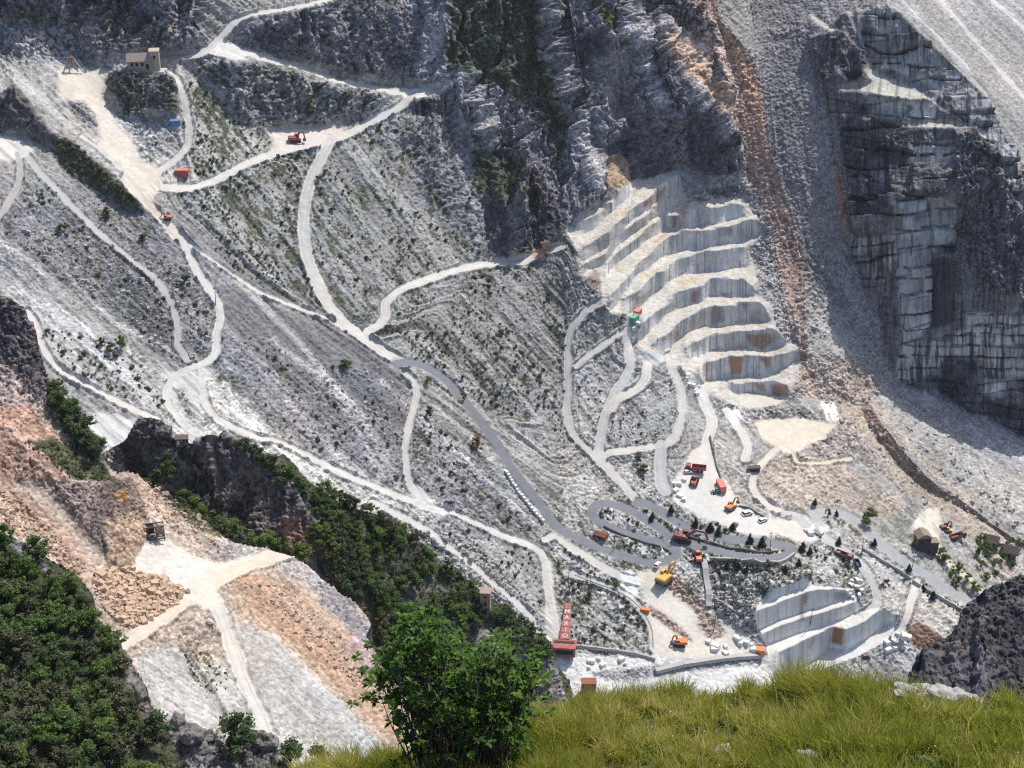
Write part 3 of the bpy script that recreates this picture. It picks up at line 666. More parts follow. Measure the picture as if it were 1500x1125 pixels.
T.area([(1104, 895), (1126, 866), (1182, 847), (1192, 858), (1248, 862), (1257, 880), (1258, 896), (1285, 890), (1312, 900), (1312, 930), (1260, 960), (1180, 990), (1130, 985), (1122, 946)], 0, 1, S=3, A=20, col=(.66, .65, .62), flat=1, rub=.14, strk=0, clf=0, veg=0)
T.area([(1104, 895), (1126, 866), (1182, 847), (1192, 858), (1248, 862), (1312, 895), (1312, 930), (1260, 960), (1180, 990), (1130, 985), (1122, 946)], 2, 0, hold=1)
def face_normals(poly_top):
    """azimuth of a vertical cut whose level top edge is seen with this run"""
    return None
def face_az(T_, top, sl):
    p = np.array(top, float); U = T_.U[sl]; V = T_.V[sl]
    best = np.full(U.shape, 1e9, np.float32); az = np.zeros(U.shape, np.float32)
    for i in range(len(p) - 1):
        a, b = p[i], p[i + 1]; d = b - a; L = d @ d
        t = np.clip(((U - a[0]) * d[0]) / (d[0] * d[0] + 1e-6), -.02, 1.02)
        e = np.abs(U - a[0] - t * d[0])
        th = PITCH + math.atan(((a[1] + b[1]) / 2 - 562.5) / F)
        x = ((a[0] + b[0]) / 2 - 750) / F
        m = d[1] / (d[0] if abs(d[0]) > .5 else .5)
        # level line in space through both rays
        ra, rb = ray(a[0], a[1]), ray(b[0], b[1])
        pa, pb = ra / -ra[2], rb / -rb[2]
        k = pb - pa
        w = math.degrees(math.atan2(k[1], k[0]))
        s_ = e < best
        best = np.where(s_, e, best); az = np.where(s_, w, az)
    return az
FACEMASK = np.zeros(T.U.shape, np.float32)
for top, bot in BENCH:
    pts = top + bot
    sl, m = T.poly(pts, 0, 0, 5.0 if top[0][1] < 840 else 2.0)
    az = face_az(T, top, sl)
    az = np.clip(az, -40, 60) + 9 * (_h(np.floor(T.U[sl] / 17 + .3 * int(top[0][0])).astype(np.int64), np.full(T.U[sl].shape, int(top[0][1])), 3) - .5)
    T.put((sl, m), S=87, A=az, col=(.70, .695, .68), lay=.22, face=.55, flat=0, rub=.10, strk=0, veg=0)
    FACEMASK[sl] = np.maximum(FACEMASK[sl], m)
    if top[0][1] > 840:
        c = T.col[sl]; c += (np.array([.74, .735, .72], np.float32) - c) * m[..., None]
        T.put((sl, m), lay=.06, face=.2, rub=.03)
    # pale dust lip on the tread edge, and block-to-block tone
    sl2, D = T.dist(top, 3, smooth=False); T.put((sl2, sstep(1.2, .2, D)), k=.0, col=(.66, .65, .63), rub=.1)
    blk = _h(np.floor((T.U[sl] + T.V[sl] * .0) / 10).astype(np.int64), np.full(T.U[sl].shape, int(top[0][1])), 5)
    c = T.col[sl]; c *= (1 + (blk - .5) * .26 * m)[..., None]
    seam = sstep(.9, .2, np.abs((T.U[sl] / 10 + .5 * blk) % 1.0 - .5) * 10) * (vnoise(T.U[sl] / 14, T.V[sl] / 90, 6) > .45) * m
    c *= (1 - (.55 if top[0][1] < 840 else .35) * seam)[..., None]
# rusty and dark stained panels
for pts, c, k in (([(1090, 489), (1128, 487), (1132, 500), (1120, 512), (1100, 508)], (.43, .25, .17), .9), ([(1067, 523), (1088, 522), (1086, 546), (1072, 549)], (.42, .235, .15), .95), ([(1110, 522), (1128, 522), (1127, 535), (1122, 538)], (.38, .24, .17), .9),
                  ([(1104, 560), (1120, 561), (1121, 575), (1112, 573)], (.42, .25, .17), .9), ([(1127, 562), (1155, 564), (1156, 583), (1130, 578)], (.39, .225, .165), .9), ([(1219, 919), (1237, 922), (1234, 945), (1216, 941)], (.35, .16, .095), .95),
                  ([(1190, 932), (1195, 929), (1187, 948), (1183, 950)], (.42, .30, .22), .8), ([(1040, 450), (1060, 448), (1062, 470), (1040, 475)], (.33, .28, .27), .7), ([(1085, 443), (1098, 443), (1090, 456)], (.36, .25, .21), .7),
                  ([(985, 316), (994, 316), (992, 334), (985, 334)], (.33, .20, .17), .8), ([(1172, 870), (1185, 866), (1182, 880), (1176, 886), (1178, 905), (1171, 908)], (.33, .26, .23), .8), ([(858, 408), (870, 395), (880, 400), (878, 420), (862, 425)], (.27, .20, .18), .8),
                  ([(1012, 426), (1024, 424), (1022, 445), (1012, 443)], (.36, .24, .19), .8), ([(930, 440), (955, 422), (958, 430), (940, 450), (925, 455)], (.36, .31, .29), .7), ([(1220, 866), (1248, 866), (1246, 874), (1222, 880)], (.33, .28, .27), .7), ([(1030, 530), (1036, 529), (1036, 545), (1031, 545)], (.36, .24, .19), .7)):
    T.area(pts, 1, 2.5, k, col=c)
for pts, c in (([(940, 298), (975, 272), (978, 280), (945, 305)], (.47, .33, .23)), ([(895, 318), (925, 300), (925, 308), (900, 322)], (.50, .38, .27)), ([(990, 412), (1035, 400), (1030, 408), (1000, 420)], (.52, .40, .27)), ([(955, 352), (980, 338), (978, 346), (960, 356)], (.50, .38, .27)), ([(935, 405), (965, 390), (962, 398), (940, 412)], (.50, .43, .30)), ([(1000, 300), (1008, 290), (1003, 320), (996, 312)], (.42, .28, .22))):
    T.area(pts, 1, 2, .7, col=c)
T.area(HULL1, 3, 22, 0)
_sl, _m = T.poly(HULL1, 0, 0)
_t = sstep(.1, .55, fbm(T.U[_sl] / 26, T.V[_sl] / 9, 3, 205)) * _m * (1 - T.a['face'][_sl])
T.put((_sl, _t), k=.55, col=(.50, .40, .29))
_t = sstep(.25, .6, fbm(T.U[_sl] / 16, T.V[_sl] / 26, 3, 215)) * _m * sstep(.2, .5, T.a['face'][_sl])
T.put((_sl, _t), k=.55, col=(.44, .33, .27))
T.area([(1075, 581), (1110, 577), (1150, 586), (1140, 592), (1112, 598), (1090, 596)], 1, 1, S=4, col=(.60, .57, .50), flat=1, rub=.06)
T.area([(918, 468), (935, 478), (934, 495), (925, 515), (918, 512), (914, 485)], 1, 2, S=14, A=20, col=(.66, .655, .64), flat=1, rub=.15)
T.area([(1005, 540), (1020, 545), (1032, 568), (1040, 580), (1030, 582), (1014, 562)], 1, 2, S=18, A=20, col=(.66, .655, .64), flat=1, rub=.15)
T.area([(936, 520), (962, 512), (975, 525), (965, 535), (945, 535)], 1, 2, S=14, A=30, col=(.64, .635, .62), flat=1, rub=.15)
T.area([(1068, 602), (1080, 600), (1088, 612), (1080, 622), (1070, 618)], 1, 1, S=10, col=(.74, .735, .72), flat=1, rub=.1)

# ---------------- old sawn wall on the right, in the shade
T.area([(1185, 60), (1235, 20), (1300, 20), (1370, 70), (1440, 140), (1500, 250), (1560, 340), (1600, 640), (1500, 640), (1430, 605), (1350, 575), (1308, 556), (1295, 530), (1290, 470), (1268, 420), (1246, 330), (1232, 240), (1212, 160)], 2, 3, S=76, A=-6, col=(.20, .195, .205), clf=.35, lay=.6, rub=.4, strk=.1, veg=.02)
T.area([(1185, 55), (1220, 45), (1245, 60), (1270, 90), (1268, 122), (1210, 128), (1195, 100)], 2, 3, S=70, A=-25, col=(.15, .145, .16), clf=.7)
T.area([(1240, 20), (1300, 5), (1370, 70), (1440, 140), (1490, 230), (1500, 300), (1460, 250), (1430, 195), (1375, 150), (1320, 118), (1290, 105), (1262, 70)], 2, 2, S=72, A=-4, col=(.46, .455, .45), clf=.18, face=.75, rub=.2, lay=.75)
T.area([(1266, 100), (1300, 104), (1350, 122), (1390, 150), (1385, 165), (1340, 135), (1290, 118), (1270, 112)], 2, 2, S=25, A=0, col=(.33, .33, .34), clf=0, rub=.2)
cliffx = [(1392, 195), (1430, 194), (1470, 240), (1500, 330), (1530, 420), (1500, 440), (1440, 425), (1405, 380), (1396, 330), (1390, 250)]
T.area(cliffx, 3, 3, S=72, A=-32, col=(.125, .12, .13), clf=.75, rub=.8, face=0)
T.area([(1310, 292), (1375, 286), (1400, 300), (1402, 345), (1366, 372), (1366, 472), (1345, 498), (1321, 505), (1318, 440), (1312, 405)], 1, 1, S=84, A=22, col=(.56, .555, .55), clf=.02, face=.8, rub=.1, lay=.35)
T.area([(1240, 348), (1312, 344), (1310, 375), (1300, 410), (1265, 420), (1250, 380)], 2, 3, S=80, A=-10, col=(.46, .45, .45), clf=.15, face=.7, lay=.9)
T.area([(1321, 505), (1348, 498), (1393, 500), (1412, 456), (1500, 456), (1600, 470), (1600, 560), (1500, 556), (1440, 548), (1385, 522), (1372, 545), (1325, 562), (1309, 556), (1318, 520)], 1, 2, S=84, A=0, col=(.60, .59, .57), clf=.06, face=.95, rub=.2, lay=.95)
T.area([(1277, 141), (1308, 146), (1370, 148), (1374, 174), (1320, 170), (1277, 167)], 1, 1, S=84, A=4, col=(.62, .61, .59), clf=.02, face=.8, lay=.6)
T.area([(1340, 216), (1390, 216), (1391, 243), (1325, 243)], 1, 2, S=84, A=4, col=(.62, .61, .59), clf=.02, face=.9)
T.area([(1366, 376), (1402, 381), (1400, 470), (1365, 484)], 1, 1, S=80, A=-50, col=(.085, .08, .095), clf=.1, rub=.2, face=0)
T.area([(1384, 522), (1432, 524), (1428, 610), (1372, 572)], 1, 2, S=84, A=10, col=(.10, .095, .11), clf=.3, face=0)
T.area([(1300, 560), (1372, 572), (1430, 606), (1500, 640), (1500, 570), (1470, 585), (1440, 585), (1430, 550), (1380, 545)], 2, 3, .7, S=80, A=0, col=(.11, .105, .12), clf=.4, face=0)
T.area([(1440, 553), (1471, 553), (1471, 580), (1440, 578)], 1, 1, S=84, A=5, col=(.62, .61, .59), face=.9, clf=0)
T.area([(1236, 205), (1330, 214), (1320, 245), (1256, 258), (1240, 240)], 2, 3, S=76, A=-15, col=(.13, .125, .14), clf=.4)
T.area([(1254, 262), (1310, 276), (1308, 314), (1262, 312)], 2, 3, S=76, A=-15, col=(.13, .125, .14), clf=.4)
# lit tops of the wall's ledges
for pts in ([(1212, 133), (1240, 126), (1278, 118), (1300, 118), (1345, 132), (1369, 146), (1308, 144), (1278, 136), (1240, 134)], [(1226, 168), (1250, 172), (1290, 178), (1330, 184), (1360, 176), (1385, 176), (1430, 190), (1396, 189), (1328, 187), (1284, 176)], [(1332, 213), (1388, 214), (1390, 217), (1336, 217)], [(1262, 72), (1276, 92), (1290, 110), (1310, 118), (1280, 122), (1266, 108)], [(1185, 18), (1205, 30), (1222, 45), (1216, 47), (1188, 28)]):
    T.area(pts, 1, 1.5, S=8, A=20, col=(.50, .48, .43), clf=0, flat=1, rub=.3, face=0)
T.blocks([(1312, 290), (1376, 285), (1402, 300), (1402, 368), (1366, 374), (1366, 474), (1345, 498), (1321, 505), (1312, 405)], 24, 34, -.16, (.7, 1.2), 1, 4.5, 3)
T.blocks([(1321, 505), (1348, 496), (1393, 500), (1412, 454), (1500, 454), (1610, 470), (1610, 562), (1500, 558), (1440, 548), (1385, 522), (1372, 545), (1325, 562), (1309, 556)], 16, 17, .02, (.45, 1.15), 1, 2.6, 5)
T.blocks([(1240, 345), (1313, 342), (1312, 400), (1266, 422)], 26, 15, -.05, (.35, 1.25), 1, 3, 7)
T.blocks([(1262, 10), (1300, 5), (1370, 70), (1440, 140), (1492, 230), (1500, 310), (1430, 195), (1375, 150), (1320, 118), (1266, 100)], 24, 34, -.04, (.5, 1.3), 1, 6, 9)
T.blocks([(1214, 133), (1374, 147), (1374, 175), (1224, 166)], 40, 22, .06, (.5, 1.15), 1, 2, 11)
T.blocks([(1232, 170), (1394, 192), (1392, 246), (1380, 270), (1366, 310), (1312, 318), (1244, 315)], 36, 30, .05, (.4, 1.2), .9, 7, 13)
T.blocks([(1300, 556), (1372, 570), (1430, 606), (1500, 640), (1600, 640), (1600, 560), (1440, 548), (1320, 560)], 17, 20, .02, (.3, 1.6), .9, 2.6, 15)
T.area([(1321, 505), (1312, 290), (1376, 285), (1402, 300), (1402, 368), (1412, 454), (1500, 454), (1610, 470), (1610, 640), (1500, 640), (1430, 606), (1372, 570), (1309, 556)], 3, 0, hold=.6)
LEDGES = [[(1214, 166), (1276, 168), (1320, 172), (1374, 176)], [(1232, 198), (1290, 210), (1328, 212), (1392, 214)], [(1240, 240), (1272, 243), (1328, 245), (1390, 245)], [(1254, 258), (1290, 268), (1324, 275), (1380, 268)], [(1313, 296), (1375, 288)], [(1244, 315), (1308, 317), (1367, 307)], [(1249, 347), (1313, 343), (1364, 337)], [(1239, 377), (1313, 373), (1367, 363), (1401, 368)], [(1265, 420), (1292, 419), (1311, 407), (1364, 396)], [(1281, 457), (1308, 437), (1327, 435), (1365, 424)], [(1321, 441), (1364, 432)], [(1321, 469), (1364, 456)], [(1321, 485), (1364, 472)], [(1321, 504), (1348, 496), (1393, 501)], [(1409, 456), (1500, 458), (1600, 462)], [(1411, 476), (1473, 480), (1500, 476), (1600, 478)], [(1385, 491), (1447, 493), (1600, 490)], [(1385, 504), (1440, 506), (1600, 506)], [(1321, 523), (1343, 525), (1383, 521), (1433, 523), (1600, 523)], [(1325, 540), (1372, 538)], [(1440, 540), (1600, 536)],
          [(1262, 60), (1300, 58)], [(1268, 84), (1310, 84)], [(1330, 100), (1380, 104)], [(1395, 152), (1450, 150)], [(1398, 176), (1462, 168)], [(1410, 192), (1470, 186)], [(1450, 215), (1490, 222)]]
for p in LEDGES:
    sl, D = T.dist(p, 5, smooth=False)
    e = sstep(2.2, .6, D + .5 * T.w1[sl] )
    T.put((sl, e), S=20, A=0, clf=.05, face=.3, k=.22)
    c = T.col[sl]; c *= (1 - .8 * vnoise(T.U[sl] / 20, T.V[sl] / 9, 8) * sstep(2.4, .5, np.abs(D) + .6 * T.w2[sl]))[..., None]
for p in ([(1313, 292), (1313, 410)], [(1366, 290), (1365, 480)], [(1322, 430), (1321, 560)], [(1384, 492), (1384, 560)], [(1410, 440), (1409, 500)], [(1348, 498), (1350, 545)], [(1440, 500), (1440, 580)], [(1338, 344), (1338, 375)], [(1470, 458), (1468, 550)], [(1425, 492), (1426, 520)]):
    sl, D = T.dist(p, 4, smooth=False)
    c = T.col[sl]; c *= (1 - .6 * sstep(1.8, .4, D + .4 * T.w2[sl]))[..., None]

ANCH = [(0, 100, 640), (0, 300, 580), (60, 560, 520), (250, 620, 540), (400, 700, 560), (480, 208, 700), (300, 80, 740), (560, 530, 620), (750, 380, 730), (780, 800, 590), (830, 950, 590), (1000, 960, 590), (1000, 800, 630), (1000, 660, 670), (1050, 560, 700), (900, 330, 780), (1000, 280, 800), (1100, 330, 780), (1100, 640, 690),
        (900, 0, 850), (700, 0, 840), (450, 10, 800), (1100, 0, 900), (1300, 0, 960), (1500, 0, 980), (1300, 200, 860), (1320, 450, 800), (1450, 500, 800), (1290, 600, 740), (1430, 700, 700), (1350, 780, 650), (1250, 900, 600), (1500, 800, 650)]
T.integrate(ANCH, length=4000, iters=18)
T.relief(1.0)
T.shade_cols()
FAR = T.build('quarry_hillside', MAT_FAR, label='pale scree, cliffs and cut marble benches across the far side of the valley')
print('far depth', float(T.Z.min()), float(T.Z.max()), [round(float(T.Z[int((v + 130) / H0), int((u + 170) / H0)])) for u, v, z in ANCH])
# ------------------------------------------------------------------ nearer ground: the wooded crag, the orange spur, the wooded slope, the dark crag, the grassy knoll
# crag in the middle distance
K = Sheet(130, 860, 590, 1150, 1.25, slope=50, aspect=40, col=(.12, .125, .10))
K.put((slice(None), np.ones(K.U.shape, np.float32)), veg=.75, rub=.6, strk=.3, sdir=50)
K.area([(140, 640), (205, 600), (260, 630), (330, 625), (400, 672), (440, 720), (480, 770), (500, 830), (480, 860), (300, 860), (140, 760)], 4, 5, S=74, A=-18, col=(.105, .10, .112), clf=.55, veg=.06, rub=.4)
K.area([(150, 655), (180, 648), (185, 690), (175, 710), (150, 700)], 3, 3, S=45, A=20, col=(.30, .29, .29), clf=.2, veg=.05, rub=1)
K.area([(311, 645), (322, 640), (322, 700), (326, 720), (318, 722)], 1, 2, S=70, A=30, col=(.33, .31, .29), clf=.1, veg=0)
K.area([(240, 655), (262, 672), (300, 690), (296, 696), (255, 680)], 1, 2, .8, S=30, A=30, col=(.30, .285, .28), veg=.1)
K.area([(330, 660), (370, 700), (400, 740), (360, 745), (335, 700)], 3, 6, .7, col=(.17, .155, .155))
K.area([(318, 720), (370, 700), (400, 740), (380, 790), (340, 780)], 3, 6, .8, col=(.21, .18, .17), clf=.8)
K.area([(410, 765), (445, 755), (460, 800), (440, 840), (415, 820)], 4, 5, .8, col=(.24, .15, .12), clf=.5)
for p in ([(255, 626), (275, 640), (300, 645)], [(331, 634), (375, 655), (420, 700), (450, 745), (480, 775)]):
    sl, D = K.dist(p, 8); K.put((sl, sstep(5, 1, D + K.w1[sl] * 2)), S=30, A=40, col=(.34, .325, .31), clf=.1, veg=.3)
K.area([(690, 930), (760, 920), (790, 935), (815, 985), (840, 1060), (760, 1060), (700, 1000)], 4, 4, S=62, A=20, col=(.25, .245, .25), clf=.35, veg=.15)
K.area([(540, 850), (620, 840), (640, 870), (560, 890)], 6, 10, .6, col=(.17, .15, .16), veg=.2)
K.integrate([(160, 660, 405), (230, 612, 400), (330, 640, 400), (400, 700, 395), (480, 800, 385), (600, 800, 405), (700, 860, 415), (800, 960, 415), (500, 950, 350), (300, 900, 350), (700, 1050, 370)], length=260)
K.relief(.75, 3); K.shade_cols(3)
K_OUT = [(150, 668), (160, 659), (175, 650), (192, 643), (199, 628), (206, 613), (221, 611), (236, 616), (251, 624), (257, 635), (268, 640), (283, 648), (300, 641), (323, 636), (331, 632), (342, 636), (355, 644), (379, 655), (400, 671), (416, 664), (435, 682), (455, 705), (490, 730), (530, 745), (565, 757), (600, 780), (630, 806), (660, 832), (690, 850), (720, 872), (750, 898), (778, 922), (796, 930), (810, 942), (818, 975), (835, 1000), (850, 1060), (840, 1140), (150, 1140)]
CRAG = K.build('wooded_crag', MAT_MID, K.outline(K_OUT, 2.5), label='dark crag and steep wooded spur in the middle distance', back=60)

# orange spur on the left
O = Sheet(-150, 760, 425, 1240, 1.1, slope=38, aspect=45, col=(.40, .33, .28))
O.put((slice(None), np.ones(O.U.shape, np.float32)), veg=.06, rub=.7, strk=.4, sdir=48)
O.area([(-150, 430), (20, 430), (60, 520), (80, 570), (60, 610), (0, 650), (-150, 650)], 6, 6, S=52, A=10, col=(.33, .27, .25), clf=.4, veg=.12)
O.area([(-150, 430), (30, 440), (60, 520), (78, 560), (60, 600), (35, 580), (20, 540), (-150, 500)], 4, 5, S=62, A=-10, col=(.115, .10, .11), clf=.6, veg=.1)
O.area([(62, 520), (85, 560), (125, 610), (150, 668), (158, 695), (120, 680), (95, 640), (75, 590)], 3, 4, S=60, A=-25, col=(.10, .105, .095), clf=.4, veg=.6)
O.area([(0, 600), (40, 600), (85, 640), (100, 650), (90, 665), (40, 640), (0, 640), (-150, 640), (-150, 600)], 4, 4, S=42, A=15, col=(.42, .28, .22), veg=.05)
O.area([(30, 650), (75, 645), (120, 660), (165, 700), (160, 712), (110, 705), (70, 680), (35, 665)], 3, 5, S=35, A=20, col=(.15, .16, .08), veg=.75)
O.area([(-150, 640), (20, 640), (60, 665), (100, 700), (90, 720), (40, 705), (0, 700), (-150, 700)], 4, 4, S=55, A=0, col=(.33, .225, .18), clf=.35, veg=.08)
O.area([(90, 705), (130, 710), (190, 702), (210, 740), (212, 835), (190, 840), (165, 832), (140, 800), (110, 765), (70, 720)], 4, 5, S=66, A=-5, col=(.225, .18, .165), clf=.5, veg=.08)
O.area([(150, 770), (200, 740), (212, 790), (212, 832), (190, 838), (160, 825)], 4, 5, S=76, A=20, col=(.36, .265, .20), clf=.35, veg=0)
O.area([(163, 730), (180, 722), (184, 740), (170, 745)], 2, 2, .9, col=(.42, .24, .11))
O.area([(-150, 690), (0, 700), (40, 725), (80, 770), (120, 815), (130, 850), (110, 870), (60, 800), (0, 780), (-150, 780)], 3, 4, S=38, A=35, col=(.50, .37, .28), rub=.75)
O.area([(8, 712), (20, 718), (60, 755), (75, 775), (62, 772), (30, 742)], 2, 2, S=60, A=-30, col=(.30, .19, .155))
O.area([(15, 715), (50, 730), (90, 765), (130, 820), (128, 845), (100, 810), (60, 770)], 3, 3, .7, S=42, A=45, col=(.38, .27, .215))
O.area([(185, 835), (240, 845), (275, 880), (250, 900), (190, 925), (175, 915), (140, 870), (130, 850), (145, 830)], 3, 4, S=34, A=20, col=(.50, .375, .285), rub=.9)
O.area([(200, 690), (230, 712), (300, 760), (345, 795), (400, 806), (400, 830), (330, 815), (260, 790), (215, 770), (212, 740)], 4, 4, S=36, A=25, col=(.41, .35, .30))
O.area([(185, 690), (205, 690), (230, 720), (255, 760), (240, 770), (215, 745)], 3, 3, .8, col=(.45, .34, .27))
O.area([(225, 705), (250, 718), (290, 755), (330, 785), (310, 785), (270, 760), (235, 725)], 3, 4, S=34, A=40, col=(.17, .18, .075), veg=.7)
O.area([(300, 800), (345, 792), (400, 806), (430, 815), (480, 850), (530, 905), (540, 930), (500, 900), (440, 850), (400, 830), (330, 820)], 4, 4, S=40, A=60, col=(.36, .345, .345), rub=.9)
O.area([(455, 840), (520, 885), (545, 925), (540, 960), (500, 930), (470, 890)], 4, 5, S=45, A=50, col=(.25, .235, .245), rub=1)
O.area([(330, 850), (360, 838), (420, 850), (480, 895), (530, 950), (580, 1000), (625, 1090), (560, 1090), (500, 1030), (450, 980), (400, 930), (345, 890)], 4, 5, S=38, A=55, sdir=48, col=(.40, .305, .24), rub=.7)
O.area([(340, 845), (380, 848), (440, 905), (500, 965), (560, 1030), (600, 1085), (575, 1085), (500, 1010), (440, 950), (380, 900)], 3, 4, .7, col=(.36, .235, .165))
O.area([(500, 930), (545, 955), (575, 990), (590, 1015), (570, 1010), (530, 980)], 3, 4, .8, col=(.33, .24, .25), veg=.2)
O.area([(385, 930), (400, 930), (450, 980), (500, 1030), (560, 1092), (580, 1240), (200, 1240), (200, 1010), (330, 900)], 4, 4, S=36, A=40, sdir=42, col=(.40, .385, .365), rub=.5)
O.area([(200, 960), (260, 940), (300, 1000), (330, 1060), (280, 1080), (240, 1060), (215, 1010)], 5, 4, S=38, A=20, sdir=35, col=(.44, .435, .425), rub=.45)
O.area([(400, 960), (450, 985), (560, 1095), (540, 1120), (480, 1090), (420, 1020)], 3, 4, S=36, A=45, col=(.42, .415, .405), rub=.5)
O.area([(250, 940), (290, 895), (320, 910), (330, 960), (300, 980), (265, 960)], 4, 4, .8, col=(.44, .36, .31), rub=1)
O.area([(270, 960), (300, 955), (335, 985), (335, 1010), (310, 1020), (280, 1000)], 3, 5, veg=.3, k=.8)
O.area([(196, 820), (215, 788), (250, 792), (285, 818), (320, 826), (395, 808), (402, 818), (335, 845), (305, 872), (275, 876), (235, 852), (200, 838)], 3, 3, S=8, A=40, col=(.56, .54, .50), flat=1, rub=.25, strk=0, clf=0, veg=0)
O.road([(420, 808), (385, 820), (340, 838), (305, 855), (285, 870), (250, 895), (215, 920), (180, 943), (160, 955)], 15, col=(.56, .50, .43), up=.7, edge=4, rough=5)
O.road([(300, 862), (318, 890), (330, 920), (345, 965), (362, 1010), (385, 1060), (400, 1110)], 14, col=(.54, .515, .475), up=.6, edge=5, rough=5)
O.area([(275, 840), (310, 842), (325, 880), (300, 895), (275, 875)], 4, 3, S=10, col=(.56, .52, .465), flat=1, rub=.15, strk=0)
O.area([(300, 808), (330, 800), (352, 806), (330, 822), (305, 822)], 3, 3, S=42, A=-10, col=(.33, .30, .285), rub=1)
for off in (-5, 4, 9):
    sl, D = O.dist([(318 + off, 890), (330 + off, 920), (345 + off * 1.2, 965), (362 + off * 1.3, 1010), (385 + off * 1.4, 1060), (400 + off * 1.5, 1110)], 3)
    c = O.col[sl]; c *= (1 - .17 * sstep(1.6, .3, D + O.w1[sl]))[..., None]
O.area([(235, 1060), (262, 1055), (285, 1062), (300, 1085), (360, 1085), (390, 1090), (420, 1110), (420, 1240), (200, 1240), (240, 1110)], 3, 4, S=50, A=-5, col=(.17, .16, .165), rub=1.1, clf=.35, veg=.15, flat=0)
O.integrate([(0, 450, 330), (80, 570, 330), (150, 690, 325), (200, 700, 320), (50, 750, 290), (190, 830, 275), (250, 830, 280), (400, 808, 320), (480, 860, 325), (540, 930, 320), (300, 900, 270), (200, 950, 255), (450, 1000, 280), (600, 1060, 280), (350, 1060, 240), (500, 1200, 230), (100, 1100, 230)], length=240)
O.relief(.5, 5); O.shade_cols(5)
O_OUT = [(-150, 428), (-20, 434), (5, 437), (18, 447), (31, 456), (38, 470), (47, 482), (52, 505), (60, 530), (68, 552), (80, 570), (93, 580), (108, 590), (117, 603), (127, 620), (139, 648), (149, 667), (158, 684), (172, 693), (187, 690), (203, 696), (214, 706), (227, 716), (247, 724), (267, 737), (293, 758), (320, 780), (341, 795), (373, 800), (400, 807), (427, 815), (450, 828), (467, 843), (483, 857), (512, 877), (530, 892), (540, 906), (542, 918), (536, 934), (545, 950), (556, 965), (573, 990), (592, 1012), (608, 1050), (630, 1100), (680, 1238), (-150, 1238)]
SPUR = O.build('orange_spur', MAT_MID, O.outline(O_OUT, 2.0), label='near spur of orange and grey spoil with a pale working floor on it', back=55)

# wooded slope, bottom left
B = Sheet(-120, 330, 770, 1220, 1.4, slope=44, aspect=35, col=(.045, .05, .028))
B.put((slice(None), np.ones(B.U.shape, np.float32)), veg=.9, rub=.6, strk=.1)
B.area([(165, 930), (190, 950), (215, 1005), (240, 1065), (215, 1060), (190, 1010)], 3, 4, S=66, A=30, col=(.15, .14, .145), clf=.3, veg=.25)
B.area([(0, 783), (25, 788), (50, 812), (75, 835), (60, 838), (25, 810)], 2, 3, S=40, A=40, col=(.25, .245, .26), veg=.15)
B.integrate([(0, 800, 215), (100, 850, 205), (200, 980, 195), (250, 1080, 185), (50, 950, 185), (50, 1100, 165), (200, 1180, 165)], length=200)
B.relief(.5, 8); B.shade_cols(8)
B_OUT = [(-120, 775), (-20, 778), (12, 783), (35, 795), (62, 812), (95, 830), (118, 846), (135, 870), (145, 905), (165, 930), (185, 955), (203, 990), (216, 1020), (232, 1055), (252, 1085), (272, 1125), (300, 1218), (-120, 1218)]
WOODSLOPE = B.build('wooded_slope', MAT_MID, B.outline(B_OUT, 2), label='near slope covered in green wood at the lower left', back=40)

# dark crag at the right edge
D5 = Sheet(1310, 1960, 740, 1120, 1.0, slope=62, aspect=-28, col=(.085, .08, .088))
D5.put((slice(None), np.ones(D5.U.shape, np.float32)), clf=.55, rub=.5, strk=.1, veg=.12)
D5.integrate([(1500, 845, 150), (1420, 890, 146), (1370, 960, 138), (1500, 1000, 132), (1600, 900, 150), (1900, 850, 152)], length=160)
D5.relief(.30, 12); D5.shade_cols(12)
D_OUT = [(1334, 985), (1340, 972), (1352, 962), (1367, 952), (1380, 943), (1392, 936), (1402, 922), (1404, 908), (1410, 896), (1420, 884), (1432, 876), (1446, 868), (1458, 859), (1475, 853), (1500, 842), (1560, 812), (1640, 790), (1760, 770), (1950, 760), (1950, 1120), (1330, 1120)]
DCRAG = D5.build('dark_crag', MAT_MID, D5.outline(D_OUT, 2.5), label='shaded dark crag at the right edge', back=40)

# grassy knoll the view is taken from
G = Sheet(380, 2500, 955, 1330, 2.0, slope=27, aspect=180, col=(.085, .085, .035))
G.put((slice(None), np.ones(G.U.shape, np.float32)), rub=.5, strk=0, veg=.4)
_gx = np.array([380, 500, 560, 620, 650, 700, 760, 800, 850, 900, 940, 985, 1060, 1130, 1160, 1200, 1280, 1340, 1400, 1500, 1700., 2500])
_gy = np.array([1160, 1122, 1113, 1108, 1086, 1068, 1055, 1046, 1040, 1034, 1028, 1023, 1019, 1016, 1014, 1014, 1016, 1020, 1024, 1029, 1044., 1075])
CREST = np.interp(G.us, _gx, _gy)
G.Z = np.empty(G.U.shape)
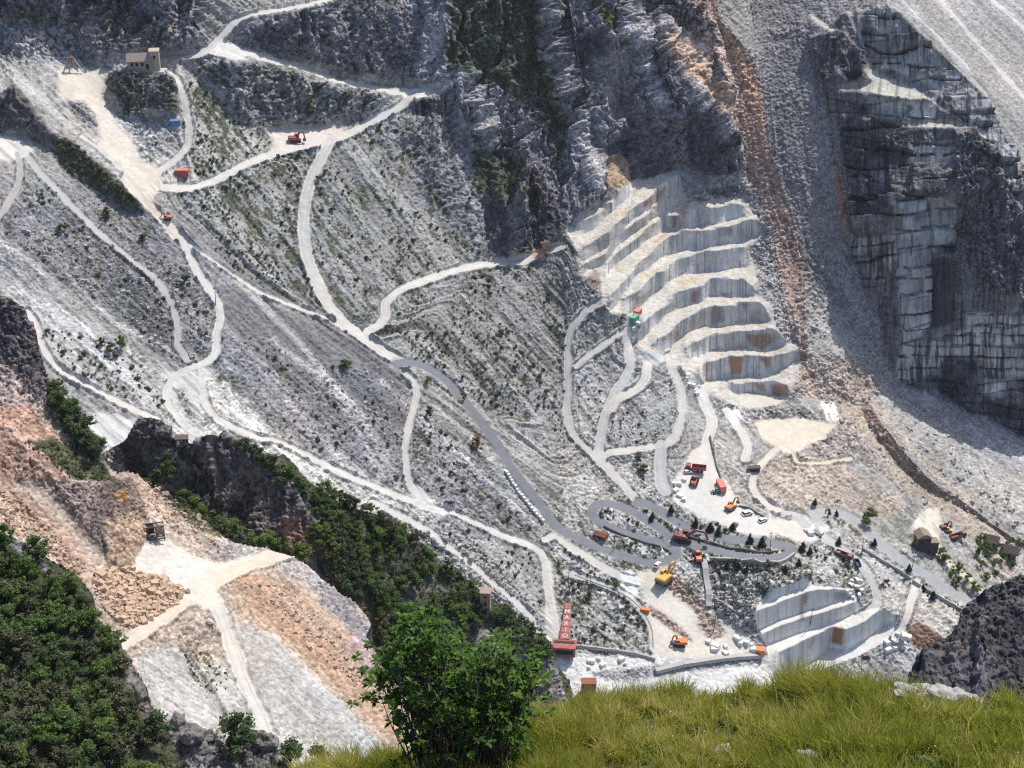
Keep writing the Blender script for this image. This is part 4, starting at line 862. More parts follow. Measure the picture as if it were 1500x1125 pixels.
# knoll: falls away from the eye at about 24 degrees, a little lumpy
_r = ray(G.U, G.V)
lump = .35 * fbm(G.U / 120, G.V / 60, 3, 3)
for j in range(len(G.us)):
    zc = 22.5 - 3.0 * min(1.0, (G.us[j] - 1100) / 1100.) + 1.2 * math.sin(G.us[j] / 130.)
    rc = ray(G.us[j], CREST[j])
    pc = rc * zc
    t24 = math.tan(math.radians(24))
    # plane through the crest point: z = pc.z - (y - pc.y) * t24
    den = _r[:, j, 2] + _r[:, j, 1] * t24
    G.Z[:, j] = (pc[2] + pc[1] * t24) / np.minimum(den, -.05)
G.Z = G.Z * (1 + .012 * lump)
G.P = _r * G.Z[..., None]; G.P[..., 2] += CAMZ
G.streak = np.zeros(G.U.shape); G.band = G.streak
_nz = fbm(G.P[..., 0] * 1.3, G.P[..., 1] * 1.3, 4, 91)
G.P[..., 2] += .10 * _nz
G.col[:] = np.array([.075, .07, .03]) * (1 + .5 * _nz[..., None])
KNOLL_MASK = G.V > CREST[None, :]
KNOLL = G.build('grassy_knoll', MAT_NEAR, KNOLL_MASK, label='grassy knoll in the foreground', back=14)
# ------------------------------------------------------------------ plants
def leaf_mat(name, c0, c1, c2, trans=.25):
    m, nt, b = new_mat(name)
    N = nt.nodes.new; L = nt.links.new
    at = N('ShaderNodeAttribute'); at.attribute_name = 'lv'
    oi = N('ShaderNodeObjectInfo')
    ad = N('ShaderNodeMath'); ad.operation = 'MULTIPLY_ADD'; L(oi.outputs['Random'], ad.inputs[0]); ad.inputs[1].default_value = .45
    mu = N('ShaderNodeMath'); mu.operation = 'MULTIPLY'; L(at.outputs['Fac'], mu.inputs[0]); mu.inputs[1].default_value = .62
    L(mu.outputs[0], ad.inputs[2])
    r = N('ShaderNodeValToRGB'); e = r.color_ramp.elements
    e[0].position = 0; e[0].color = (*c0, 1); e[1].position = 1; e[1].color = (*c2, 1)
    x = e.new(.5); x.color = (*c1, 1)
    L(ad.outputs[0], r.inputs[0]); L(r.outputs[0], b.inputs['Base Color'])
    b.inputs['Roughness'].default_value = .6; b.inputs['Specular IOR Level'].default_value = .25
    tr = N('ShaderNodeBsdfTranslucent'); L(r.outputs[0], tr.inputs[0])
    mx = N('ShaderNodeMixShader'); mx.inputs[0].default_value = trans
    L(b.outputs[0], mx.inputs[1]); L(tr.outputs[0], mx.inputs[2])
    L(mx.outputs[0], nt.nodes['Material Output'].inputs[0])
    return m
LEAF_WOOD = leaf_mat('wood_leaves', (.055, .10, .030), (.125, .205, .055), (.25, .33, .10), .48)
LEAF_DARK = leaf_mat('dark_leaves', (.045, .080, .034), (.095, .150, .062), (.18, .235, .088), .45)
LEAF_SCRUB = leaf_mat('scrub_leaves', (.040, .048, .028), (.085, .092, .050), (.155, .15, .075))
LEAF_FIR = leaf_mat('fir_needles', (.014, .026, .016), (.028, .044, .026), (.05, .068, .036), .1)
LEAF_BRIGHT = leaf_mat('bright_leaves', (.02, .05, .010), (.075, .16, .02), (.23, .37, .048), .34)
LEAF_RUSTY = leaf_mat('rusty_leaves', (.05, .06, .02), (.13, .09, .025), (.24, .12, .03))
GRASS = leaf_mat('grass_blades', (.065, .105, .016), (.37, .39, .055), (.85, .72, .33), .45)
m_, nt_, b_ = new_mat('bark'); b_.inputs['Base Color'].default_value = (.07, .055, .045, 1); b_.inputs['Roughness'].default_value = .9
_n = nt_.nodes.new('ShaderNodeTexNoise'); _n.inputs['Scale'].default_value = 9
_rr = nt_.nodes.new('ShaderNodeValToRGB'); _rr.color_ramp.elements[0].color = (.035, .028, .024, 1); _rr.color_ramp.elements[1].color = (.13, .11, .09, 1)
nt_.links.new(_n.outputs['Fac'], _rr.inputs[0]); nt_.links.new(_rr.outputs[0], b_.inputs['Base Color'])
BARK = m_

def leaves(rs, cen, rad, n, size, aspect=1.6, squash=.9, shell=.55, up=.35):
    """n small leaf-sized faces scattered through lobes"""
    cen = np.array(cen, float); rad = np.array(rad, float)
    pick = rs.choice(len(cen), n, p=rad ** 2 / (rad ** 2).sum())
    d = rs.normal(size=(n, 3)); d /= np.linalg.norm(d, axis=1, keepdims=True)
    rr = rad[pick] * (shell + (1 - shell) * rs.random(n) ** .6) * (1 + .18 * rs.normal(size=n))
    p = cen[pick] + d * rr[:, None] * np.array([1, 1, squash])
    nrm = d + rs.normal(size=(n, 3)) * .75; nrm[:, 2] += up
    nrm /= np.linalg.norm(nrm, axis=1, keepdims=True)
    t = np.cross(nrm, rs.normal(size=(n, 3))); t /= np.linalg.norm(t, axis=1, keepdims=True)
    b = np.cross(nrm, t)
    s = size * (.6 + .8 * rs.random(n))[:, None]
    V = np.stack([p - t * s * aspect * .5, p - b * s * .5, p + t * s * aspect * .5, p + b * s * .5], 1).reshape(-1, 3)
    lv = np.repeat(np.clip(.5 + .22 * rs.normal(size=n) + .25 * (d[:, 2]), 0, 1), 4)
    return V, lv
def leaf_mesh(name, V, lv, mat):
    Q = np.arange(len(V)).reshape(-1, 4)
    me = quad_mesh(name, V, Q)
    a = me.attributes.new('lv', 'FLOAT', 'POINT'); a.data.foreach_set('value', lv.astype(np.float32))
    me.materials.append(mat)
    return me
def tube(pts, r0, r1, n=6):
    P = [np.array(p, float) for p in pts]; V = []; Q = []
    for i, p in enumerate(P):
        d = P[min(i + 1, len(P) - 1)] - P[max(i - 1, 0)]; d /= np.linalg.norm(d) + 1e-9
        a = np.cross(d, [.3, .9, .1]); a /= np.linalg.norm(a); b = np.cross(d, a)
        r = r0 + (r1 - r0) * i / (len(P) - 1)
        for k in range(n):
            w = 2 * math.pi * k / n; V.append(p + r * (a * math.cos(w) + b * math.sin(w)))
    for i in range(len(P) - 1):
        for k in range(n):
            Q.append([i * n + k, i * n + (k + 1) % n, (i + 1) * n + (k + 1) % n, (i + 1) * n + k])
    return np.array(V), np.array(Q)
def join(parts):
    V = []; Q = []; n = 0
    for v, q in parts:
        V.append(v); Q.append(q + n); n += len(v)
    return np.concatenate(V), np.concatenate(Q)
def tree_proto(seed, kind):
    rs = np.random.RandomState(seed)
    if kind == 'broad':
        k = rs.randint(13, 20)
        cen = []; rad = []; sx, sy = rs.uniform(.75, 1.2, 2); lx, ly = rs.uniform(-.12, .12, 2)
        for i in range(k):
            z = .25 + .62 * rs.random(); w = rs.random() * 6.28
            q = (.44 - .30 * abs(z - .45) / .45) * math.sqrt(rs.random())
            cen.append((q * math.cos(w) * sx + lx * z, q * math.sin(w) * sy + ly * z, z)); rad.append(.07 + .10 * rs.random() ** 1.4)
        V, lv = leaves(rs, cen, rad, 1700, .046, 1.7, .8, .25)
        # spray of loose shoots breaking the outline
        V2, lv2 = leaves(rs, [(c[0] * 1.25, c[1] * 1.25, c[2] * 1.06) for c in cen], [r * 1.25 for r in rad], 450, .04, 1.9, 1.0, .1)
        V = np.concatenate([V, V2]); lv = np.concatenate([lv, np.clip(lv2 + .1, 0, 1)])
        parts = [tube([(0, 0, -.1), (.02, .01, .25), (.0, .03, .6)], .035, .012)]
        for c in cen[:5]: parts.append(tube([(0, 0, .25), (c[0] * .5, c[1] * .5, .42), c], .015, .005, 5))
    else:
        cen = []; rad = []
        for i in range(9):
            z = .12 + .095 * i; R = .26 * (1 - (z - .1) / .95)
            for q in range(3):
                w = rs.random() * 6.28; cen.append((R * .6 * math.cos(w), R * .6 * math.sin(w), z)); rad.append(R * .62 + .015)
        V, lv = leaves(rs, cen, rad, 900, .05, 2.4, .5)
        parts = [tube([(0, 0, -.08), (0, 0, .5), (0, 0, 1.0)], .022, .004)]
    return V, lv, join(parts)
BROAD = []; FIRS = []
for i in range(9):
    V, lv, (tv, tq) = tree_proto(100 + i, 'broad')
    tm = quad_mesh('trunk', tv, tq); tm.materials.append(BARK)
    BROAD.append((V, lv, tm, {}))
for i in range(3):
    V, lv, (tv, tq) = tree_proto(200 + i, 'fir')
    tm = quad_mesh('trunk', tv, tq); tm.materials.append(BARK)
    FIRS.append((V, lv, tm, {}))
def add_tree(proto, mat, p, h, wide, name, label, cat, group):
    V, lv, tm, cache = proto
    if mat.name not in cache: cache[mat.name] = leaf_mesh('crown', V, lv, mat)
    r = bpy.data.objects.new(name, None); COL.objects.link(r)
    r.location = p; r.rotation_euler = (rnd.uniform(-.06, .06), rnd.uniform(-.06, .06), rnd.uniform(0, 6.28)); r.scale = (h * wide, h * wide, h)
    r.empty_display_size = .3
    r['label'] = label; r['category'] = cat
    if group: r['group'] = group
    for nm, me in (('trunk', tm), ('crown', cache[mat.name])):
        o = bpy.data.objects.new(nm, me); COL.objects.link(o); o.parent = r
    return r
def pts_in(poly, n, mind, seed, ok=None, tries=60):
    rs = random.Random(seed); P = []
    xs = [p[0] for p in poly]; ys = [p[1] for p in poly]
    cell = {}
    for _ in range(n * tries):
        if len(P) >= n: break
        x = rs.uniform(min(xs), max(xs)); y = rs.uniform(min(ys), max(ys)); c = False
        for i in range(len(poly)):
            x1, y1 = poly[i]; x2, y2 = poly[(i + 1) % len(poly)]
            if (y1 > y) != (y2 > y) and x < (x2 - x1) * (y - y1) / (y2 - y1) + x1: c = not c
        if not c or (ok and not ok(x, y)): continue
        k = (int(x // mind), int(y // mind))
        if any(math.hypot(x - q[0], y - q[1]) < mind for di in (-1, 0, 1) for dj in (-1, 0, 1) for q in cell.get((k[0] + di, k[1] + dj), ())): continue
        cell.setdefault(k, []).append((x, y)); P.append((x, y))
    return P
# wood on the spur below the crag
WOOD1 = [(392, 676), (430, 690), (470, 722), (520, 745), (560, 762), (610, 795), (650, 830), (690, 852), (705, 880), (700, 930), (660, 960), (600, 960), (556, 950), (545, 905), (500, 860), (475, 845), (460, 800), (440, 740)]
P1 = [q for q in pts_in(WOOD1, 165, 10, 3) if float(vnoise(np.array([q[0] / 30.]), np.array([q[1] / 24.]), 12)[0]) > .33]
for (x, y) in sorted(P1, key=lambda q: q[1]):
    z = rnd.uniform(3.0, 5.0)
    add_tree(rnd.choice(BROAD), rnd.choice((LEAF_DARK, LEAF_WOOD, LEAF_DARK, LEAF_SCRUB)), K.at(x, y), z, rnd.uniform(.9, 1.25), 'broadleaf_tree', 'green tree in the close wood on the spur under the dark crag', 'tree', 'trees in the wood on the spur under the dark crag')
for (x, y, h) in [(350, 660, 3.2), (362, 662, 3.6), (374, 668, 3.4), (388, 680, 3.8), (398, 690, 4.4), (404, 705, 4), (246, 700, 6.4), (238, 712, 5.2), (230, 722, 4.6)]:
    add_tree(rnd.choice(BROAD), LEAF_DARK, K.at(x, y), h, 1.15, 'broadleaf_tree', 'dark bushy tree growing on the bare rock of the crag', 'tree', 'trees on the rock of the crag')
for (x, y, h) in [(285, 755, 5), (300, 770, 5.5), (318, 785, 5), (345, 790, 4.6), (372, 805, 4.5), (390, 800, 5), (412, 815, 5), (440, 825, 5), (275, 740, 4.2)]:
    add_tree(rnd.choice(BROAD), LEAF_WOOD, K.at(x, y), h, 1.2, 'broadleaf_tree', 'green tree at the foot of the dark crag, behind the orange spur', 'tree', 'trees at the foot of the dark crag')
for (x, y) in pts_in([(720, 880), (752, 905), (775, 930), (800, 940), (812, 990), (790, 1010), (770, 960), (700, 905)], 18, 11, 5):
    add_tree(rnd.choice(BROAD), LEAF_DARK, K.at(x, y), rnd.uniform(3, 5), 1.1, 'broadleaf_tree', 'dark tree on the end of the wooded spur near the ruined tower and red chute', 'tree', 'trees on the end of the wooded spur')
# trees on the lee side of the orange spur
for (x, y) in pts_in([(78, 560), (100, 590), (122, 625), (145, 665), (152, 685), (125, 665), (100, 625), (80, 590)], 14, 10, 6):
    add_tree(rnd.choice(BROAD), LEAF_DARK, O.at(x, y), rnd.uniform(2.8, 4.6), 1.1, 'broadleaf_tree', 'dark green tree on the steep right flank of the orange spur', 'tree', 'trees on the flank of the orange spur')
# wood at the lower left
WOOD3 = [(-60, 795), (15, 800), (60, 825), (110, 860), (125, 900), (150, 935), (175, 985), (200, 1040), (235, 1090), (258, 1140), (200, 1180), (-60, 1180)]
P3 = pts_in(WOOD3, 112, 18, 9)
for (x, y) in sorted(P3, key=lambda q: q[1]):
    add_tree(rnd.choice(BROAD), rnd.choice((LEAF_WOOD, LEAF_WOOD, LEAF_DARK, LEAF_SCRUB)), B.at(x, y), rnd.uniform(2.4, 4.0), rnd.uniform(1.0, 1.4), 'broadleaf_tree', 'leafy green tree in the close wood at the lower left', 'tree', 'trees in the wood at the lower left')

# bushes: a few shapes
def bush_geo(seed, n=170, size=.22):
    rs = np.random.RandomState(seed); k = rs.randint(3, 6)
    cen = [(rs.uniform(-.38, .38), rs.uniform(-.38, .38), rs.uniform(.22, .5)) for _ in range(k)]
    return leaves(rs, cen, [rs.uniform(.28, .46) for _ in range(k)], n, size, 1.4, .85, .35)
BUSH = [bush_geo(300 + i) for i in range(5)]
SHRUB_ME = {}
def shrub_obj(i, mat, p, r, label, group, name='shrub', cat='shrub'):
    k = (i, mat.name)
    if k not in SHRUB_ME: SHRUB_ME[k] = leaf_mesh('shrub', BUSH[i][0], BUSH[i][1], mat)
    o = bpy.data.objects.new(name, SHRUB_ME[k]); COL.objects.link(o)
    o.location = p; o.scale = (r, r, r * rnd.uniform(.8, 1.15)); o.rotation_euler = (0, 0, rnd.uniform(0, 6.28))
    o['label'] = label; o['category'] = cat; o['group'] = group
    return o
def clear(T_):
    def ok(x, y):
        j = int((x - T_.u0) / T_.h); i = int((y - T_.v0) / T_.h)
        return T_.a['flat'][i, j] < .3 and T_.a['face'][i, j] < .2
    return ok
STUFF = []
def scatter(poly, n, mind, r0, r1, seed, big=0, label='', group='', mat=LEAF_SCRUB, T_=None):
    T_ = T_ or T
    ck = clear(T_); rk = random.Random(seed + 900)
    def ok(x, y):
        if not ck(x, y): return False
        if T_ is not T: return True
        q = -x * .64 + y * .77; t = x * .77 + y * .64
        w = float(vnoise(np.array([q / 13.]), np.array([t / 45.]), 77)[0]) * .6 + float(vnoise(np.array([x / 55.]), np.array([y / 55.]), 78)[0]) * .4
        return rk.random() < max(.05, (w - .34) * 3.2)
    P = pts_in(poly, n, mind * .75, seed, ok, 40)
    rs = random.Random(seed)
    R = sorted([(r0 + (r1 - r0) * rs.random() ** 3.0) * .82 for _ in P], reverse=True)
    for q, ((x, y), r) in enumerate(zip(P, R)):
        if q < big:
            shrub_obj(rs.randrange(5), mat, T_.at(x, y), r, label, group)
        else:
            STUFF.append((T_.at(x, y), r, rs.randrange(5), rs.random()))
scatter([(440, 215), (640, 150), (700, 300), (820, 370), (700, 385), (570, 430), (530, 480), (480, 430), (455, 330)], 330, 7, .8, 2.2, 21, 45, 'small olive shrub on the streaked scree between the two pale roads', 'shrubs on the scree between the two roads')
scatter([(280, 280), (440, 220), (440, 330), (465, 450), (400, 430), (300, 360)], 230, 6.5, .8, 2.2, 22, 30, 'olive shrub on the scree left of the long pale road', 'shrubs on the scree left of the long road')
scatter([(560, 490), (600, 440), (700, 395), (830, 375), (855, 450), (830, 500), (825, 640), (700, 590), (600, 520)], 420, 7, .8, 2.2, 23, 50, 'small olive shrub on the scree above the tarred road', 'shrubs on the scree above the tarred road')
scatter([(270, 110), (310, 140), (400, 210), (330, 255), (280, 255)], 110, 6, .8, 2.0, 24, 20, 'olive shrub on the bank below the ridge house', 'shrubs on the bank below the ridge house')
scatter([(0, 250), (200, 300), (330, 480), (330, 560), (240, 500), (100, 420), (0, 350)], 120, 9, .8, 2.4, 25, 20, 'dark shrub on the grey scree at the left', 'shrubs on the grey scree at the left')
scatter([(330, 480), (560, 560), (700, 680), (790, 790), (700, 770), (560, 700), (400, 640)], 190, 9, .8, 2.3, 26, 25, 'dark shrub on the grey scree below the middle road', 'shrubs on the scree below the middle road')
scatter([(60, 470), (200, 520), (250, 600), (130, 570), (60, 500)], 70, 8, .9, 2.6, 27, 14, 'shrub on the pale terraces at the left', 'shrubs on the pale terraces at the left')
scatter([(600, 750), (780, 800), (800, 900), (720, 840)], 70, 8, .8, 2.2, 28, 12, 'shrub on the grey rubble beside the pale road', 'shrubs on the rubble beside the pale road')
scatter([(820, 800), (900, 850), (950, 920), (950, 955), (840, 945), (818, 850)], 110, 8, .9, 2.3, 29, 16, 'shrub on the bank beside the red chute', 'shrubs on the bank beside the red chute')
scatter([(830, 470), (900, 500), (990, 560), (990, 640), (880, 670), (835, 640)], 60, 9, .7, 1.8, 30, 8, 'shrub on the spoil heap between the quarry ramps', 'shrubs on the spoil heap between the quarry ramps')
scatter([(860, 760), (940, 700), (1010, 745), (1060, 775), (1150, 800), (1240, 800), (1330, 850), (1400, 880), (1200, 850), (1060, 830), (940, 815)], 150, 6.5, .9, 2.2, 31, 30, 'bright olive shrub beside the hairpin bends', 'shrubs beside the hairpin bends')
scatter([(1040, 825), (1190, 828), (1230, 850), (1120, 860), (1090, 900), (1050, 890)], 110, 6, .8, 2.0, 32, 14, 'shrub on the broken rock above the lower marble benches', 'shrubs above the lower marble benches')
scatter([(660, 0), (800, 0), (800, 150), (830, 260), (780, 350), (740, 340), (690, 260), (670, 120)], 330, 7, 1.2, 3.0, 33, 0, mat=LEAF_DARK)
scatter([(160, 110), (260, 120), (260, 165), (180, 168)], 50, 6, 1., 2.2, 34, 0)
scatter([(310, 90), (560, 145), (480, 178), (390, 195), (330, 150)], 110, 6, .9, 2.0, 35, 0)
scatter([(80, 205), (110, 210), (215, 310), (170, 298), (100, 250)], 120, 4.5, 1., 2.4, 36, 0)
scatter([(0, 0), (290, 0), (290, 70), (130, 80)], 120, 7, 1., 2.6, 37, 0)
scatter([(350, 50), (640, 0), (650, 120), (480, 100)], 140, 7, 1., 2.4, 38, 0)
scatter([(1300, 800), (1380, 850), (1430, 890), (1400, 900)], 30, 7, 1., 2.2, 39, 0)
# understorey
scatter(WOOD1, 330, 6, .8, 2.0, 40, 0, T_=K); scatter(WOOD3, 340, 8, .6, 1.5, 41, 0, T_=B)
scatter([(560, 940), (700, 930), (830, 985), (840, 1060), (600, 1060)], 170, 7, .8, 1.9, 42, 0, T_=K)
scatter([(30, 655), (75, 648), (160, 702), (150, 712), (100, 702)], 80, 6, .5, 1.3, 43, 0, T_=O)
scatter([(228, 708), (340, 785), (325, 788), (255, 740)], 55, 5, .5, 1.3, 44, 0, T_=O)
scatter([(0, 440), (60, 520), (80, 600), (30, 600), (0, 560)], 50, 8, .4, 1.0, 45, 0, T_=O)
scatter([(270, 955), (335, 985), (330, 1020), (285, 1005)], 26, 7, .4, .9, 46, 0, T_=O)
scatter([(1360, 960), (1500, 860), (1500, 1000)], 26, 12, .25, .6, 47, 0, T_=D5)
Vs = []; Ls = []
for p, r, i, q in STUFF:
    V, lv = BUSH[i]
    n = len(V) // 4; kk = max(40, int(n * min(1, .35 + r * .25)))
    w = q * 6.28; M = np.array([[math.cos(w), -math.sin(w), 0], [math.sin(w), math.cos(w), 0], [0, 0, .9]]) * r
    Vs.append(V[:kk * 4] @ M.T + np.array(p)); Ls.append(np.clip(lv[:kk * 4] + (q - .5) * .5, 0, 1))
me = leaf_mesh('scrub', np.concatenate(Vs), np.concatenate(Ls), LEAF_SCRUB)
o = bpy.data.objects.new('scrub', me); COL.objects.link(o); o['kind'] = 'stuff'; o['label'] = 'low scattered scrub over the slopes'
# single larger trees and shrubs
for (x, y, h, lab, mt, w) in [(176, 508, 6.5, 'tallest green tree on the pale terraces at the left', LEAF_WOOD, .8), (160, 512, 4, 'low round tree beside the tallest tree on the left terraces', LEAF_SCRUB, 1.3), (148, 505, 3.4, 'dark low tree at the left end of the terrace clump', LEAF_SCRUB, 1.3), (69, 487, 3.4, 'small bright green tree alone by the lower left road', LEAF_WOOD, .8),
        (700, 655, 6.2, 'green tree with a rusty top beside the tarred road', LEAF_RUSTY, 1.0), (628, 610, 5, 'round tree just right of the narrow pale track', LEAF_SCRUB, .9), (507, 540, 5.2, 'dark round tree alone on the grey scree', LEAF_DARK, 1.2), (271, 412, 4.6, 'dark tree between the two left roads', LEAF_DARK, 1.1), (680, 583, 4.2, 'small tree overhanging the tarred road near the junction', LEAF_WOOD, .8), (626, 560, 3.8, 'yellow green tree on the island at the road junction', LEAF_WOOD, .9),
        (943, 690, 5, 'dark tree clump on the spoil below the ramps', LEAF_SCRUB, 1.2), (936, 675, 4.2, 'round shrubby tree above the hairpins', LEAF_SCRUB, 1.1), (1270, 760, 7, 'large dark tree overhanging the right hand road', LEAF_DARK, 1.3), (1212, 752, 4.2, 'small tree at the inner bend of the right road', LEAF_WOOD, .8), (864, 872, 3.2, 'lone green tree on the bank above the rail track', LEAF_WOOD, 1.1), (902, 856, 3.8, 'green tree by the white marble heap', LEAF_WOOD, .9),
        (95, 335, 4.2, 'dark shrubby tree on the upper left scree', LEAF_DARK, 1.1), (62, 292, 4, 'dark tree between the two upper left tracks', LEAF_DARK, .9), (158, 312, 4, 'olive tree clump on the upper left scree', LEAF_SCRUB, 1.3), (212, 350, 3.6, 'olive bush right of the upper left track', LEAF_SCRUB, 1.2)]:
    add_tree(rnd.choice(BROAD), mt, T.at(x, y + 4), h, w, 'broadleaf_tree', lab, 'tree', None)
for (x, y, h) in [(1040, 778, 4.6), (1052, 784, 4.2), (1073, 776, 4), (1098, 796, 5), (1116, 799, 4.8), (983, 752, 4), (1018, 771, 4.4), (955, 762, 4.4), (1192, 742, 4), (1176, 806, 4.8), (1186, 812, 4), (1228, 798, 4.2), (1168, 832, 4), (1150, 838, 3.6), (1080, 838, 4), (1092, 842, 4.2), (1064, 836, 3.6), (1280, 800, 4), (1330, 838, 4.2), (1366, 878, 5), (1352, 866, 4), (1225, 756, 3.2)]:
    add_tree(rnd.choice(FIRS), LEAF_FIR, T.at(x, y), h, rnd.uniform(.95, 1.35), 'fir_tree', 'small dark pointed fir beside the hairpin road', 'tree', 'firs beside the hairpin road')
for (x, y) in pts_in([(1370, 800), (1400, 830), (1440, 870), (1400, 860), (1375, 820)], 8, 9, 61) + pts_in([(1440, 780), (1500, 800), (1500, 850), (1440, 850), (1425, 800)], 15, 11, 62):
    add_tree(rnd.choice(BROAD), LEAF_WOOD, T.at(x, y), rnd.uniform(3.2, 5.2), 1.1, 'broadleaf_tree', 'green tree in the hollow below the dark wooden houses', 'tree', 'trees in the hollow below the wooden houses')
for (x, y, h, w, lab) in [(350, 1108, 8.2, 1.15, 'big grey green bush standing before the pale spoil at the bottom'), (425, 1140, 7.0, 1.0, 'dark bush at the bottom edge, left of the twin bush'), (472, 1142, 6.6, .95, 'dark bush at the bottom edge touching the grass')]:
    add_tree(rnd.choice(BROAD), LEAF_DARK, O.at(x, y), h, w, 'broadleaf_bush', lab, 'bush', None)

# ---------------- the leafy bush in front of the knoll
def big_bush():
    rs = np.random.RandomState(5)
    zc = 21.0
    def W3(u, v, z): 
        q = ray(u, v) * z; return np.array([q[0], q[1], q[2] + CAMZ])
    root = bpy.data.objects.new('leafy_bush', None); COL.objects.link(root)
    b0 = W3(680, 1125, zc)
    root.location = b0; root.empty_display_size = .2
    root['label'] = 'bright green leafy bush at the left edge of the grass'; root['category'] = 'bush'
    stems = []; LV = []; LL = []
    tips = []
    for (cu, cv, cr, n_) in [(614, 925, 36, 13), (660, 1000, 60, 24), (712, 985, 46, 17), (762, 998, 34, 12), (700, 1035, 55, 15), (600, 1045, 34, 8), (752, 1035, 38, 10), (640, 1070, 44, 9), (720, 1070, 44, 8), (590, 955, 34, 10), (575, 1000, 30, 7), (640, 950, 36, 9)]:
        for _ in range(n_):
            w = rs.random() * 6.28; q = cr * math.sqrt(rs.random())
            tips.append(W3(cu + q * math.cos(w), cv + q * math.sin(w) * .85, zc + rs.uniform(-.7, .9)))
    for t in tips:
        foot = b0 + np.array([(t[0] - b0[0]) * .62 + rs.normal() * .08, rs.normal() * .25, rs.normal() * .06])
        mid = foot + (t - foot) * .5 + rs.normal(size=3) * .09; mid[2] -= .05
        stems.append(tube([foot, mid, t], .012, .004, 5))
        for _ in range(6):                                # leaf rosettes at shoot ends
            c = t + rs.normal(size=3) * np.array([.15, .18, .13]); base = t + (mid - t) * rs.random() * .35
            stems.append(tube([base, (base + c) / 2 + rs.normal(size=3) * .02, c], .005, .002, 4))
            n = 12
            az = rs.random(n) * 6.28; el = rs.uniform(-.25, .9, n)
            d = np.stack([np.cos(az) * np.cos(el), np.sin(az) * np.cos(el), np.sin(el)], -1)
            Ln = rs.uniform(.065, .125, n)[:, None]; wv = Ln * .21
            sdv = np.cross(d, np.array([0, 0, 1.0]) + rs.normal(size=(n, 3)) * .3); sdv /= np.linalg.norm(sdv, axis=1, keepdims=True)
            droop = np.array([0, 0, -1.0]) * Ln * .25
            LV.append(np.stack([c + 0 * d, c + d * Ln * .55 - sdv * wv, c + d * Ln + droop, c + d * Ln * .55 + sdv * wv], 1).reshape(-1, 3))
            LL.append(np.repeat(np.clip(.55 + .2 * rs.normal(size=n) + .12 * d[:, 2] + .25 * rs.normal(), 0, 1), 4))
    V = np.concatenate(LV) - b0; fo = leaf_mesh('foliage', V, np.concatenate(LL), LEAF_BRIGHT)
    o = bpy.data.objects.new('foliage', fo); COL.objects.link(o); o.parent = root
    sv, sq = join(stems); sm = quad_mesh('stems', sv - b0, sq); sm.materials.append(BARK)
    o = bpy.data.objects.new('stems', sm); COL.objects.link(o); o.parent = root
big_bush()

